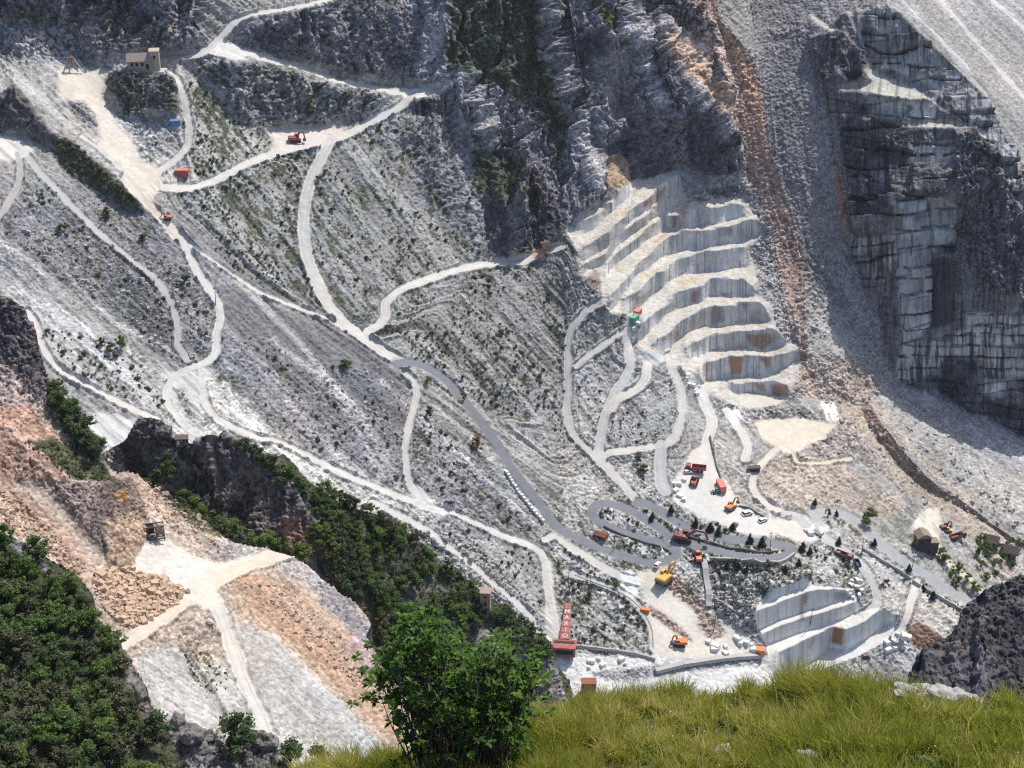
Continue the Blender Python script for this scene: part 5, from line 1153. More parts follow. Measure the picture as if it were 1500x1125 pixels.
# ---------------- grass
def grass():
    rs = np.random.RandomState(8)
    P = G.P; ok = KNOLL_MASK & (G.V < 1210) & (G.U < 2100)
    du = np.linalg.norm(np.gradient(P, axis=1), axis=-1); dv = np.linalg.norm(np.gradient(P, axis=0), axis=-1)
    wgt = (du * dv * ok).ravel(); wgt /= wgt.sum()
    def spots(n, w):
        k = rs.choice(len(w), n, p=w); q = P.reshape(-1, 3)[k].copy()
        q[:, :2] += rs.uniform(-.02, .02, (n, 2)); return q, G.U.ravel()[k], G.V.ravel()[k]
    bp = []; bl = []; lean = []; tone = []
    q, u, v = spots(46000, wgt)                                            # short sward
    n0 = fbm(q[:, 0] * .9, q[:, 1] * .9, 3, 5)
    bp.append(q); bl.append(rs.uniform(.06, .19, len(q)) * (1 + .5 * n0)); lean.append(rs.normal(size=(len(q), 2)) * .55); tone.append(.34 + .30 * n0 + .15 * rs.normal(size=len(q)))
    nt = 1300                                                               # tussocks
    tq, tu, tv = spots(nt, wgt)
    extra = [(1165, 1000, .58), (1185, 1000, .62), (1205, 1002, .58), (1148, 1006, .5), (1222, 1006, .46), (1170, 1010, .5), (985, 1008, .40), (1000, 1006, .42), (960, 1015, .40), (925, 1024, .36), (1090, 1000, .36), (1260, 990, .36), (1300, 1000, .36), (560, 1122, .30), (620, 1112, .34), (680, 1085, .34), (740, 1062, .36), (790, 1050, .32), (850, 1040, .32), (880, 1034, .34), (1470, 1026, .3)]
    cen = [(tq[i], rs.uniform(.12, .42) * (1 + .25 * math.sin(tu[i] / 60)), .34 + .6 * fbm(tq[i:i + 1, 0] * .8, tq[i:i + 1, 1] * .8, 3, 15)[0] + .17 * rs.normal()) for i in range(nt)]
    for (x, y, L_) in extra:
        for k in range(3):
            x_ = x + rs.uniform(-8, 8); e = G.lookup(x_, float(np.interp(x_, _gx, _gy)) + rs.uniform(4, 14)); cen.append((e, L_, .30 + .1 * rs.normal()))
    for c, L_, tn in cen:
        n = int(60 + 130 * L_ * 2)
        off = rs.normal(size=(n, 2)) * (.035 + .07 * L_)
        q = np.repeat(c[None], n, 0).copy(); q[:, :2] += off
        bp.append(q); bl.append(L_ * rs.uniform(.45, 1.1, n)); lean.append(off * 5.5 + rs.normal(size=(n, 2)) * .22); tone.append(np.full(n, tn) + .14 * rs.normal(size=n))
    q, u, v = spots(900, wgt)                                              # dry seed stalks
    bp.append(q); bl.append(rs.uniform(.25, .55, 900)); lean.append(rs.normal(size=(900, 2)) * .25); tone.append(rs.uniform(.8, 1.1, 900))
    p = np.concatenate(bp); L_ = np.concatenate(bl)[:, None]; le = np.concatenate(lean); tn = np.clip(np.concatenate(tone), 0, 1.4)
    n = len(p)
    d1 = np.stack([le[:, 0] * .35, le[:, 1] * .35, np.ones(n)], -1); d1 /= np.linalg.norm(d1, axis=1, keepdims=True)
    d2 = np.stack([le[:, 0] * 1.3, le[:, 1] * 1.3, np.full(n, .75)], -1); d2 /= np.linalg.norm(d2, axis=1, keepdims=True)
    w = rs.uniform(0, 6.28, n); sdv = np.stack([np.cos(w), np.sin(w), np.zeros(n)], -1) * (rs.uniform(.003, .0068, n) * (1 + .0 * L_[:, 0]))[:, None]
    a = p - np.array([0, 0, .02]); m = p + d1 * L_ * .55; e = m + d2 * L_ * .45
    V = np.stack([a - sdv, a + sdv, m + sdv * .8, m - sdv * .8, e + sdv * .12, e - sdv * .12], 1).reshape(-1, 3)
    base = np.arange(n)[:, None] * 6
    Q = np.concatenate([base + np.array([[0, 1, 2, 3]]), base + np.array([[3, 2, 4, 5]])])
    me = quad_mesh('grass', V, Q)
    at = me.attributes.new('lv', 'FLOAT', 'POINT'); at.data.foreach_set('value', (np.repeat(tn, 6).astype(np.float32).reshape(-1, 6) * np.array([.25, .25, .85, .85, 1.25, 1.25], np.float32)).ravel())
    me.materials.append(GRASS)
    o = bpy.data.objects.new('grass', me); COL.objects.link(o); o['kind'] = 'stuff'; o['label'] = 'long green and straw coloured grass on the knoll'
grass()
def weeds():
    rs = np.random.RandomState(18); k = np.argwhere(KNOLL_MASK & (G.V < 1180) & (G.U < 1600)); Vs = []; Ls = []
    for _ in range(420):
        i, j = k[rs.randint(len(k))]; p = G.P[i, j]; r = rs.uniform(.04, .11)
        V, lv = leaves(rs, [(0, 0, .5), (.4, .1, .35), (-.3, .3, .4)], [.5, .4, .4], 60, .42, 2.2, .7, .3, .5)
        Vs.append(V * r + p); Ls.append(np.clip(lv + rs.uniform(-.1, .4), 0, 1))
    me = leaf_mesh('weeds', np.concatenate(Vs), np.concatenate(Ls), LEAF_WOOD)
    o = bpy.data.objects.new('weeds', me); COL.objects.link(o); o['kind'] = 'stuff'; o['label'] = 'dark low weeds among the grass'
    Vs = []
    for _ in range(70):
        i, j = k[rs.randint(len(k))]; p = G.P[i, j] + np.array([0, 0, rs.uniform(.12, .3)])
        V, lv = leaves(rs, [(0, 0, 0)], [.5], 6, 1.0, 1.0, .4, .2, 1.5); Vs.append(V * .016 + p)
    V = np.concatenate(Vs); me = leaf_mesh('meadow_flowers', V, np.ones(len(V)), FLOWER)
    o = bpy.data.objects.new('meadow_flowers', me); COL.objects.link(o); o['kind'] = 'stuff'; o['label'] = 'tiny pale flowers in the grass'
FLOWER = leaf_mat('petals', (.7, .7, .6), (.75, .74, .62), (.8, .76, .5))
weeds()
# ------------------------------------------------------------------ machines, buildings and small things
def paint(name, col, rough=.5, dirt=.4, metal=0):
    m, nt, b = new_mat(name)
    N = nt.nodes.new; L = nt.links.new
    tc = N('ShaderNodeTexCoord'); no = N('ShaderNodeTexNoise'); no.inputs['Scale'].default_value = 1.7; no.inputs['Detail'].default_value = 5
    L(tc.outputs['Object'], no.inputs['Vector'])
    r = N('ShaderNodeValToRGB'); r.color_ramp.elements[0].position = .42; r.color_ramp.elements[0].color = (*col, 1)
    dc = [c * (1 - dirt) + d * dirt for c, d in zip(col, (.42, .39, .34))]
    r.color_ramp.elements[1].position = .68; r.color_ramp.elements[1].color = (*dc, 1)
    L(no.outputs['Fac'], r.inputs[0]); L(r.outputs[0], b.inputs['Base Color'])
    b.inputs['Roughness'].default_value = rough; b.inputs['Metallic'].default_value = metal
    return m
M = dict(faded=paint('faded_white_letter', (.72, .60, .57), .7, .2), red=paint('red_paint', (.36, .05, .042)), dred=paint('dark_red_paint', (.20, .03, .035)), org=paint('orange_paint', (.70, .20, .035)), yel=paint('yellow_paint', (.75, .40, .05)), white=paint('white_paint', (.78, .78, .76), .45, .15),
         black=paint('rubber', (.025, .025, .027), .8, .12), steel=paint('steel', (.20, .20, .21), .5, .2), glass=paint('dark_glass', (.03, .04, .055), .15, .03), green=paint('green_paint', (.10, .36, .25)), blue=paint('blue_sheet', (.07, .22, .50)),
         rust=paint('rusty_iron', (.26, .095, .05), .85, .1), wood=paint('old_wood', (.10, .075, .06), .9, .12), plank=paint('bare_wood', (.26, .20, .155), .9, .15), stone=paint('rough_stone', (.40, .33, .27), .95, .35), roof=paint('stone_roof', (.30, .245, .22), .9, .2), sunlit=paint('lit_stone', (.50, .42, .32), .9, .25),
         brick=paint('pink_plaster', (.36, .25, .22), .9, .25), conc=paint('concrete', (.42, .41, .40), .9, .3), marble=paint('marble_block', (.72, .71, .69), .6, .15), dark=paint('dark_opening', (.015, .014, .016), .9, 0), navy=paint('dark_blue_paint', (.035, .05, .10), .35, .08), grey=paint('grey_rock', (.36, .35, .34), .9, .4),
         drock=paint('dark_rock', (.13, .125, .125), .95, .3), dgrey=paint('dark_grey_paint', (.10, .10, .11), .4, .1), ltgreen=paint('pale_green_paint', (.40, .50, .30), .5, .2), salmon=paint('faded_red_paint', (.62, .20, .15), .6, .2))
class MB:
    def __init__(s): s.V = []; s.F = []
    def add(s, V, Fs):
        n = len(s.V); s.V += [tuple(v) for v in V]; s.F += [tuple(i + n for i in f) for f in Fs]; return s
    def box(s, c, d, rz=0, ry=0, taper=1.0):
        M_ = Matrix.Rotation(rz, 3, 'Z') @ Matrix.Rotation(ry, 3, 'Y'); V = []
        for z in (-1, 1):
            k = taper if z > 0 else 1
            for x, y in ((-1, -1), (1, -1), (1, 1), (-1, 1)):
                V.append(Vector(c) + M_ @ Vector((x * d[0] / 2 * k, y * d[1] / 2 * k, z * d[2] / 2)))
        return s.add(V, [(3, 2, 1, 0), (4, 5, 6, 7), (0, 1, 5, 4), (1, 2, 6, 5), (2, 3, 7, 6), (3, 0, 4, 7)])
    def prism(s, prof, y0, y1):
        """profile in x,z pushed from y0 to y1"""
        n = len(prof); V = [(x, y0, z) for x, z in prof] + [(x, y1, z) for x, z in prof]
        return s.add(V, [tuple(range(n)), tuple(range(2 * n - 1, n - 1, -1))] + [((i + 1) % n, i, i + n, (i + 1) % n + n) for i in range(n)])
    def cyl(s, p0, p1, r0, r1=None, n=12):
        r1 = r0 if r1 is None else r1
        p0 = Vector(p0); p1 = Vector(p1); d = (p1 - p0).normalized(); a = d.orthogonal().normalized(); b = d.cross(a)
        V = [p + (a * math.cos(t) + b * math.sin(t)) * r for p, r in ((p0, r0), (p1, r1)) for t in [2 * math.pi * i / n for i in range(n)]]
        return s.add(V, [tuple(range(n - 1, -1, -1)), tuple(range(n, 2 * n))] + [(i, (i + 1) % n, (i + 1) % n + n, i + n) for i in range(n)])
    def bar(s, p0, p1, w, h):
        p0 = Vector(p0); p1 = Vector(p1); d = p1 - p0; a = d.cross(Vector((0, 0, 1)))
        a = Vector((1, 0, 0)) if a.length < 1e-4 else a.normalized(); b = a.cross(d).normalized()
        V = [p + a * x * w / 2 + b * y * h / 2 for p in (p0, p1) for x, y in ((-1, -1), (1, -1), (1, 1), (-1, 1))]
        return s.add(V, [(0, 1, 2, 3), (7, 6, 5, 4), (1, 0, 4, 5), (2, 1, 5, 6), (3, 2, 6, 7), (0, 3, 7, 4)])
    def obj(s, name, mat, parent=None, bevel=.04):
        me = bpy.data.meshes.new(name); me.from_pydata(s.V, [], s.F); me.update()
        bm = bmesh.new(); bm.from_mesh(me); bmesh.ops.recalc_face_normals(bm, faces=bm.faces)
        if bevel and len(bm.verts) < 400:
            try: bmesh.ops.bevel(bm, geom=list(bm.edges), offset=bevel, segments=1, affect='EDGES', clamp_overlap=True)
            except Exception: pass
        bm.to_mesh(me); bm.free(); me.materials.append(mat)
        o = bpy.data.objects.new(name, me); COL.objects.link(o)
        if parent: o.parent = parent
        return o
def thing(name, label, cat, loc, rz=0, group=None, sc=1.0):
    o = bpy.data.objects.new(name, None); COL.objects.link(o)
    o.location = loc; o.rotation_euler = (0, 0, math.radians(rz)); o.scale = (sc, sc, sc); o.empty_display_size = .5
    o['label'] = label; o['category'] = cat
    if group: o['group'] = group
    return o
def tag(o, label, cat, group=None):
    o['label'] = label; o['category'] = cat
    if group: o['group'] = group
    return o

def excavator(u, v, rz, mat, label, reach=1.0, swing=0, sc=1.0, T_=None, dark=None):
    t = thing('excavator', label, 'excavator', (T_ or T).at(u, v), rz, None, sc)
    for y in (-1.25, 1.25):
        b = MB(); b.prism([(-2.1, .12), (-1.8, 0), (1.8, 0), (2.1, .12), (2.3, .5), (2.05, .88), (1.7, 1.0), (-1.7, 1.0), (-2.05, .88), (-2.3, .5)], y - .3, y + .3); b.obj('track', M['black'], t)
    MB().box((0, 0, .95), (2.2, 2.1, .5)).obj('undercarriage', M['steel'], t)
    R_ = Matrix.Rotation(math.radians(swing), 4, 'Z')
    def part(b, nm, m, par=t):
        o = b.obj(nm, m, par); o.rotation_euler = (0, 0, math.radians(swing)) if par is t else (0, 0, 0); return o
    part(MB().prism([(-2.6, 1.25), (1.3, 1.25), (1.3, 2.0), (-.2, 2.35), (-2.5, 2.45), (-2.85, 2.1)], -1.35, 1.35), 'house', mat)
    part(MB().prism([(-2.95, 1.3), (-2.3, 1.25), (-2.3, 2.3), (-2.95, 2.1)], -1.4, 1.4), 'counterweight', dark or M['dgrey'])
    cab = part(MB().prism([(-.2, 1.3), (1.45, 1.3), (1.6, 2.1), (1.1, 3.1), (-.2, 3.15)], .45, 1.4), 'cab', mat)
    MB().prism([(.05, 2.1), (1.5, 2.15), (1.12, 2.95), (.05, 3.0)], .43, 1.42).obj('window', M['glass'], cab, .01)
    a = (.7, -.2, 1.9); k = (3.0 * reach, -.2, 4.3); e = (5.2 * reach, -.2, 4.0); d_ = (6.2 * reach, -.2, 1.5)
    bo = MB(); bo.bar(a, k, .5, .75); bo.bar(k, e, .45, .6); part(bo, 'boom', mat)
    part(MB().bar(e, d_, .4, .5), 'stick', mat)
    part(MB().prism([(d_[0] - .2, d_[2] + .2), (d_[0] + .5, d_[2] - .2), (d_[0] + .4, d_[2] - 1.0), (d_[0] - .4, d_[2] - 1.25), (d_[0] - 1.0, d_[2] - .9), (d_[0] - .7, d_[2] - .3)], -.9, .5), 'bucket', M['steel'])
    part(MB().cyl((1.2, -.2, 1.6), (2.6 * reach, -.2, 3.3), .12), 'hydraulic_ram', M['steel'])
    return t
def loader(u, v, rz, mat, label, sc=1.0):
    t = thing('wheel_loader', label, 'wheel loader', T.at(u, v), rz, None, sc)
    for x in (-1.5, 1.6):
        for y in (-1.15, 1.15):
            w = MB().cyl((x, y - .32, .8), (x, y + .32, .8), .8, n=16).obj('wheel', M['black'], t, 0); MB().cyl((x, y - .34, .8), (x, y + .34, .8), .35, n=10).obj('rim', mat, w, 0)
    MB().prism([(-2.7, .8), (.3, .8), (.3, 1.9), (-1.2, 2.1), (-2.7, 1.8)], -.95, .95).obj('engine_hood', mat, t)
    MB().box((1.3, 0, 1.1), (2.0, 1.2, .8)).obj('front_frame', mat, t)
    c = MB().box((-.1, 0, 2.5), (1.5, 1.5, 1.6), taper=.88).obj('cab', mat, t); MB().box((-.1, 0, 2.6), (1.56, 1.56, .9), taper=.94).obj('window', M['glass'], c, .01)
    b = MB()
    for y in (-.5, .5): b.bar((1.2, y, 1.7), (3.0, y, .9), .22, .4)
    b.obj('lift_arm', mat, t)
    MB().prism([(2.9, 1.2), (3.2, .3), (4.3, .15), (4.2, .35), (3.5, .6), (3.4, 1.3)], -1.5, 1.5).obj('bucket', M['steel'], t)
    return t
def dumper(u, v, rz, mat, label, sc=1.0, body=None):
    t = thing('dump_truck', label, 'dump truck', T.at(u, v), rz, None, sc)
    for x, ys in ((2.5, (-1.1, 1.1)), (-1.2, (-1.05, 1.05)), (-2.6, (-1.05, 1.05))):
        for y in ys:
            w = MB().cyl((x, y - .3, .55), (x, y + .3, .55), .55, n=14).obj('wheel', M['black'], t, 0); MB().cyl((x, y - .32, .55), (x, y + .32, .55), .26, n=10).obj('rim', M['steel'], w, 0)
    MB().box((-.2, 0, .85), (7.0, 1.0, .4)).obj('chassis', M['dgrey'], t)
    c = MB().prism([(1.7, .8), (3.6, .8), (3.65, 1.9), (3.4, 2.8), (1.8, 2.9), (1.7, 2.6)], -1.2, 1.2).obj('cab', mat, t); MB().prism([(2.2, 1.9), (3.7, 1.9), (3.45, 2.6), (2.2, 2.6)], -1.22, 1.22).obj('window', M['glass'], c, .01)
    b = MB(); b.box((-1.4, 0, 1.25), (5.2, 2.3, .2)); b.box((-1.4, 1.2, 1.85), (5.4, .14, 1.2)); b.box((-1.4, -1.2, 1.85), (5.4, .14, 1.2)); b.box((1.2, 0, 1.95), (.16, 2.4, 1.5)); b.box((-4.05, 0, 1.7), (.14, 2.4, .9))
    b.obj('tipper_body', body or mat, t)
    return t
def car(u, v, rz, mat, label, sc=1.0):
    t = thing('parked_car', label, 'car', T.at(u, v), rz, None, sc)
    MB().prism([(-2.0, .35), (2.0, .35), (2.1, .7), (1.2, .92), (-1.9, .95), (-2.1, .7)], -.85, .85).obj('body', mat, t)
    c = MB().prism([(-1.8, .93), (1.1, .93), (.4, 1.45), (-1.4, 1.48)], -.75, .75).obj('cabin', M['glass'], t); MB().prism([(-1.45, 1.46), (.42, 1.44), (.3, 1.52), (-1.35, 1.54)], -.73, .73).obj('roof', mat, c, .01)
    for x in (-1.3, 1.3):
        for y in (-.8, .8): MB().cyl((x, y - .12, .32), (x, y + .12, .32), .32, n=12).obj('wheel', M['black'], t, 0)
    return t
def container(u, v, rz, mat, label, size=(6, 2.4, 2.5), name='container', roofm=None):
    t = thing(name, label, 'container', T.at(u, v), rz)
    MB().box((0, 0, size[2] / 2 - .15), (size[0], size[1], size[2] + .3)).obj('shell', mat, t)
    b = MB(); n = int(size[0] / .6)
    for i in range(n):
        for y in (-1, 1): b.box((-size[0] / 2 + (i + .5) * size[0] / n, y * size[1] / 2, size[2] / 2), (.18, .1, size[2] * .9))
    b.obj('ribs', mat, t, 0)
    MB().box((0, 0, size[2] + .05), (size[0] + .1, size[1] + .1, .12)).obj('roof', roofm or mat, t)
    MB().box((size[0] / 2 + .02, 0, size[2] / 2), (.08, size[1] * .82, size[2] * .85)).obj('door', mat, t)
    return t

# machines on the quarry floor
dumper(1018, 690, 170, M['red'], 'red dump truck parked with its cab to the left at the top of the yard', 1.1)
loader(1017, 708, 75, M['red'], 'reddish orange wheel loader just below the upper red truck', 1.1)
container(1056, 716, 100, M['salmon'], 'faded red container standing in the middle of the yard', (6.5, 2.6, 2.8))
loader(1049, 722, 200, M['green'], 'small green and white loader beside the faded red container', .7)
excavator(1070, 746, 50, M['org'], 'orange excavator with raised boom in front of the faded red container', .9, 0, .95)
excavator(433, 208, 10, M['red'], 'crimson excavator alone on the pale floor at the upper left', .62, 0, 1.05)
container(267, 256, 0, M['red'], 'small red topped container on the bank below the ridge house', (5.2, 2.4, 2.4), roofm=M['salmon'])
excavator(245, 322, 175, M['org'], 'small orange excavator where the pale floor narrows into the road', .55, 0, .7)
container(257, 182, 15, M['blue'], 'bright blue container under the ridge track', (4, 2.2, 1.8))
container(929, 470, 60, M['green'], 'green compressor container on the lowest marble bench', (4.6, 2.4, 2.3))
container(934, 460, 60, M['salmon'], 'faded red compressor container just above the green one on the bench', (3.8, 2.4, 2.0))
excavator(1001, 792, 0, M['dred'], 'dark red excavator by the hairpin road with its arm stretched right', 1.15, -12, 1.35)
loader(1022, 818, 95, M['org'], 'bright orange loader just below the dark red excavator', 1.15)
excavator(974, 852, 55, M['yel'], 'yellow orange excavator on the rubble heap above the pit floor', .75, 0, 1.5)
excavator(995, 945, 175, M['org'], 'vivid orange excavator on the white pit floor', .45, 0, 1.0)
container(1109, 957, -10, M['org'], 'brick orange container at the foot of the lower marble benches', (5.6, 2.6, 2.4))
container(945, 895, -15, M['org'], 'low orange box beside the curve of the rail track', (3.4, 1.5, 1.0), 'skip')
dumper(1236, 818, -35, M['dred'], 'dark red truck loaded with rubble, parked beside the upper pit road', .95)
dumper(1255, 827, 95, M['ltgreen'], 'pale green topped truck next to the dark red truck', .75, M['navy'])
car(1094, 754, 30, M['white'], 'white van-like car with dark side parked in the yard', 1.25)
car(1117, 764, 40, M['white'], 'white car standing near the end of the yard', 1.1)
car(1075, 772, 55, M['dgrey'], 'dark grey car beside the firs at the edge of the yard', 1.1)
car(963, 829, 60, M['white'], 'white car parked at the lower bend of the hairpin road', 1.0)
car(1269, 962, 10, M['dred'], 'dark red car on the lowest terrace behind the grass', .9)
car(150, 652, 150, M['white'], 'white pickup at the end of the pale yard beside the crag', 1.1)
car(1007, 693, 10, M['white'], 'small white car behind the upper red truck', .9)
dumper(1198, 783, -40, M['white'], 'white truck on the road leaving the yard', .6)
excavator(1384, 775, 20, M['dred'], 'dark maroon excavator on the right hand yard', .55, 0, .8)
dumper(1402, 790, 25, M['dred'], 'maroon truck with rusty tipper below the scree on the right', .95, M['rust'])
loader(1387, 780, 170, M['yel'], 'yellow loader squeezed between two maroon machines on the right', .75)
container(830, 984, 90, M['rust'], 'rusty iron tank standing upright at the edge of the white floor', (2.4, 2.4, 5.0), 'tank') if False else None

# long red chute with big white letters
def chute():
    top = T.at(833, 886); bot = T.at(826, 955)
    d = (bot - top); d.z = 0; L_ = d.length
    yaw = math.degrees(math.atan2(d.y, d.x))
    t = thing('conveyor_chute', 'long red sheet metal chute with big white letters running down to a red hopper', 'conveyor', bot, yaw)
    ht = (top - bot).z + 1.2
    n = 6; segs = []
    A = Vector((-L_, 0, ht)); Bq = Vector((-2.6, 0, 3.6))
    for i in range(n):
        p = A + (Bq - A) * (i + .04) / n; q = A + (Bq - A) * (i + .93) / n
        w = 2.5 + .22 * i
        b = MB(); b.bar(p, q, w, .5)
        s_ = b.obj('chute_panel', M['red'], t, .05); segs.append((p, q, w))
        MB().bar(q, A + (Bq - A) * (i + 1.04) / n, w + .3, .7).obj('flange', M['dred'], t, .03)
    dirv = (Bq - A).normalized(); up = Vector((0, 1, 0)).cross(dirv); up = up if up.z > 0 else -up
    side = dirv.cross(up)
    for ch, i in zip('MARIO', range(1, 6)):
        p, q, w = segs[i]; c = (p + q) / 2 + up * .30
        cu = bpy.data.curves.new('letter', 'FONT'); cu.body = ch; cu.align_x = 'CENTER'; cu.align_y = 'CENTER'; cu.size = 2.6; cu.extrude = .04; cu.offset = .03
        tmp = bpy.data.objects.new('letter', cu); COL.objects.link(tmp)
        dg = bpy.context.evaluated_depsgraph_get(); me = bpy.data.meshes.new_from_object(tmp.evaluated_get(dg))
        bpy.data.objects.remove(tmp)
        me.materials.append(M['faded'])
        o = bpy.data.objects.new('letter', me); COL.objects.link(o); o.parent = t
        xax = side if side.y > 0 else -side
        yax = -dirv
        if xax.cross(yax).dot(up) < 0: xax = -xax
        o.matrix_local = Matrix.Translation(c) @ Matrix((xax, yax, up)).transposed().to_4x4()
    b = MB()
    for i in (1, 3, 5):
        p, q, w = segs[i - 1]
        for y in (-1, 1): b.bar((q.x, y * w * .42, q.z - .3), (q.x, y * w * .42, q.z - 5.5), .25, .25)
    b.obj('support_frame', M['dred'], t, 0)
    MB().box((.4, 0, 1.7), (4.6, 8.4, 3.8), taper=.96).obj('hopper', M['dred'], t)
    MB().box((.4, 0, 3.75), (5.0, 8.8, .35)).obj('hopper_rim', M['red'], t)
    b = MB(); b.box((-.6, 0, 4.0), (1.2, 7.4, .3)); b.obj('grating', M['black'], t)
    MB().box((2.75, 0, 1.8), (.12, 6.8, 1.8)).obj('hopper_opening', M['dark'], t)
chute()

# ridge house with its tower
t = thing('ridge_house', 'old stone house with a square tower on the rocky knoll at the upper left', 'house', T.at(206, 103), 8)
MB().box((0, 0, 1.6), (9.5, 6, 6.2)).obj('wall', M['stone'], t)
MB().prism([(-3.6, 4.6), (3.6, 4.6), (0, 7.2)], -5.2, 5.2).obj('roof', M['roof'], t).rotation_euler = (0, 0, math.pi / 2)
tw = MB().box((6.2, .4, 3.0), (3.9, 4.2, 9.4)).obj('tower', M['sunlit'], t); MB().box((6.2, .4, 7.9), (4.3, 4.6, .5)).obj('parapet', M['sunlit'], tw)  # tower stone coloured paler and yellower than the house to look sunlit
for x in (-3, -1, 1.2): MB().box((x, -3.02, 3.2), (1.0, .15, 1.3)).obj('window', M['dark'], t)
MB().box((3.2, -3.02, 2.2), (1.1, .15, 2.2)).obj('door', M['dark'], t)
MB().box((6.2, -1.75, 5.6), (.9, .15, 1.3)).obj('window', M['dark'], t)
for (u, v, w) in [(232, 107, 5), (238, 103, 4)]:
    tag(MB().box((0, 0, .5), (w, 1.6, 1.4)).obj('marble_block', M['marble'], None, .06), 'white marble slab lying right of the ridge house' if u < 235 else 'smaller white marble slab behind the first, right of the ridge house', 'marble block').location = T.at(u, v)
# timber and iron frame at the edge of the upper yard
t = thing('derrick_frame', 'rusty pale iron frame of leaning legs at the edge of the upper left yard', 'derrick', T.at(106, 104), 20)
for x0, x1 in ((-4, -1), (4, 1), (-1.5, 0), (2, .4)):
    MB().bar((x0, -1.5, -.4), (x1, 0, 5.2), .45, .45).obj('leg', M['conc'], t)
b = MB(); b.bar((-2, 0, 3.6), (2, 0, 3.6), .3, .3); b.bar((-3, -1, 1.8), (3, -1, 1.8), .3, .3); b.obj('crossbar', M['conc'], t)
MB().box((0, 0, 5.3), (2.2, 1.2, .7)).obj('cap', M['rust'], t)

# ruined tower on the wooded spur
t = thing('ruined_tower', 'roofless pink and grey plastered tower among the trees above the red chute', 'tower', K.at(712, 900), -6, None, .8)
b = MB()
MB().box((0, 0, 4.0), (3.0, 3.0, 9.6)).obj('wall', M['brick'], t)
MB().box((0, 0, 8.95), (3.3, 3.3, .35)).obj('parapet', M['brick'], t)
for z, w, h in ((7.6, .7, .6), (5.2, .7, 1.5), (2.2, .9, 2.0)):
    MB().box((.1, -1.52, z), (w, .14, h)).obj('window', M['dark'], t)
MB().box((0, -.05, 3.9), (3.12, 3.12, .25)).obj('string_course', M['conc'], t)
# hut on the crest of the crag
t = thing('crest_hut', 'small dark stone hut with a doorway on the crest of the crag', 'hut', K.at(269, 647), 10, None, .62)
MB().box((0, 0, .9), (4.6, 3, 3.2)).obj('wall', M['drock'], t)
MB().box((0, 0, 2.65), (5.0, 3.5, .3), ry=.08).obj('roof', M['wood'], t)
MB().box((-1.3, -1.52, 1.2), (.9, .12, 1.7)).obj('door', M['white'], t); MB().box((1.2, -1.52, 1.2), (1.3, .12, 1.6)).obj('opening', M['dark'], t)
# timber loading hopper on the near spur
t = thing('timber_hopper', 'dark timber hopper frame filled with rock above the white working floor', 'hopper', O.at(224, 789), 14, None, .68)
b = MB()
for x in (-3.2, -1.0, 1.2, 3.2):
    for y in (-1.0, 1.0): b.bar((x, y, -.5), (x, y, 4.6), .28, .28)
b.obj('post', M['wood'], t, 0)
b = MB()
for z in (.5, 1.3, 4.5):
    for y in (-1.05, 1.05): b.bar((-3.5, y, z), (3.5, y, z), .22, .3)
b.obj('beam', M['wood'], t, 0)
MB().box((-1.1, .3, 3.2), (3.6, 1.6, 2.2)).obj('bin', M['dark'], t)
b = MB(); rs_ = random.Random(4)
for i in range(34): b.box((1.2 + rs_.uniform(0, 1.9), rs_.uniform(-.7, .7), rs_.uniform(1.4, 4.2)), (rs_.uniform(.4, .8), rs_.uniform(.4, .8), rs_.uniform(.35, .6)), rs_.uniform(0, 3), rs_.uniform(-.5, .5))
b.obj('rock_fill', M['stone'], t, .04)
# dark timber houses on the right
t = thing('timber_tower_house', 'tall dark timber house with a lean-to, standing by the right hand yard', 'house', T.at(1354, 804), 8)
MB().box((-1.4, 0, 3.3), (5.6, 5, 8.4)).obj('wall', M['wood'], t)
MB().prism([(-4.6, 7.4), (1.9, 7.4), (-.6, 9.2), (-2.2, 9.2)], -2.9, 2.9).obj('roof', M['plank'], t)
MB().box((3.2, -.6, 1.9), (3.6, 3.8, 5.4)).obj('lean_to', M['wood'], t); MB().box((3.2, -.6, 4.75), (4.1, 4.3, .35), ry=.12).obj('lean_to_roof', M['plank'], t)
b = MB()
for i in range(9): b.box((-4.1 + i * .68, -2.55, 3.3), (.1, .1, 8.0))
b.obj('batten', M['dark'], t, 0)
MB().box((-2.4, -2.56, 5.2), (1.0, .12, 1.2)).obj('window', M['dark'], t)
for u, v, w, lab in ((1452, 800, 5.0, 'dark grey stone shed roofed with slabs, left of two on the right hand rise'), (1477, 815, 6.2, 'dark shed with a steep slab roof nearest the right edge')):
    t = thing('stone_shed', lab, 'shed', T.at(u, v), -25)
    MB().box((0, 0, 1.6), (w, 4.4, 4.4)).obj('wall', M['drock'], t)
    MB().prism([(-2.8, 3.4), (2.8, 3.4), (.3, 5.6)], -w / 2 - .4, w / 2 + .4).obj('roof', M['wood'], t).rotation_euler = (0, 0, math.pi / 2)
    MB().box((.4, -2.22, 1.6), (1.1, .1, 2.0)).obj('door', M['dark'], t)
t = thing('concrete_bunker', 'low wooden fronted loading bay at the end of the cream ramp', 'loading bay', T.at(1104, 690), 5)
MB().box((0, 0, .8), (5.0, 2.0, 2.2)).obj('wall', M['plank'], t); MB().box((0, -1.02, .9), (4.0, .1, 1.1)).obj('opening', M['dark'], t); MB().box((0, 0, 2.0), (5.4, 2.3, .25)).obj('roof', M['wood'], t)
t = thing('rusty_tank', 'rusty iron tank standing upright at the left end of the grass', 'tank', T.at(862, 1018), 0)
MB().box((0, 0, 2.8), (5.2, 3.2, 7.0)).obj('shell', M['rust'], t)
b = MB()
for i in range(5): b.box((-2.2 + i * 1.1, -1.62, 2.8), (.2, .12, 6.8))
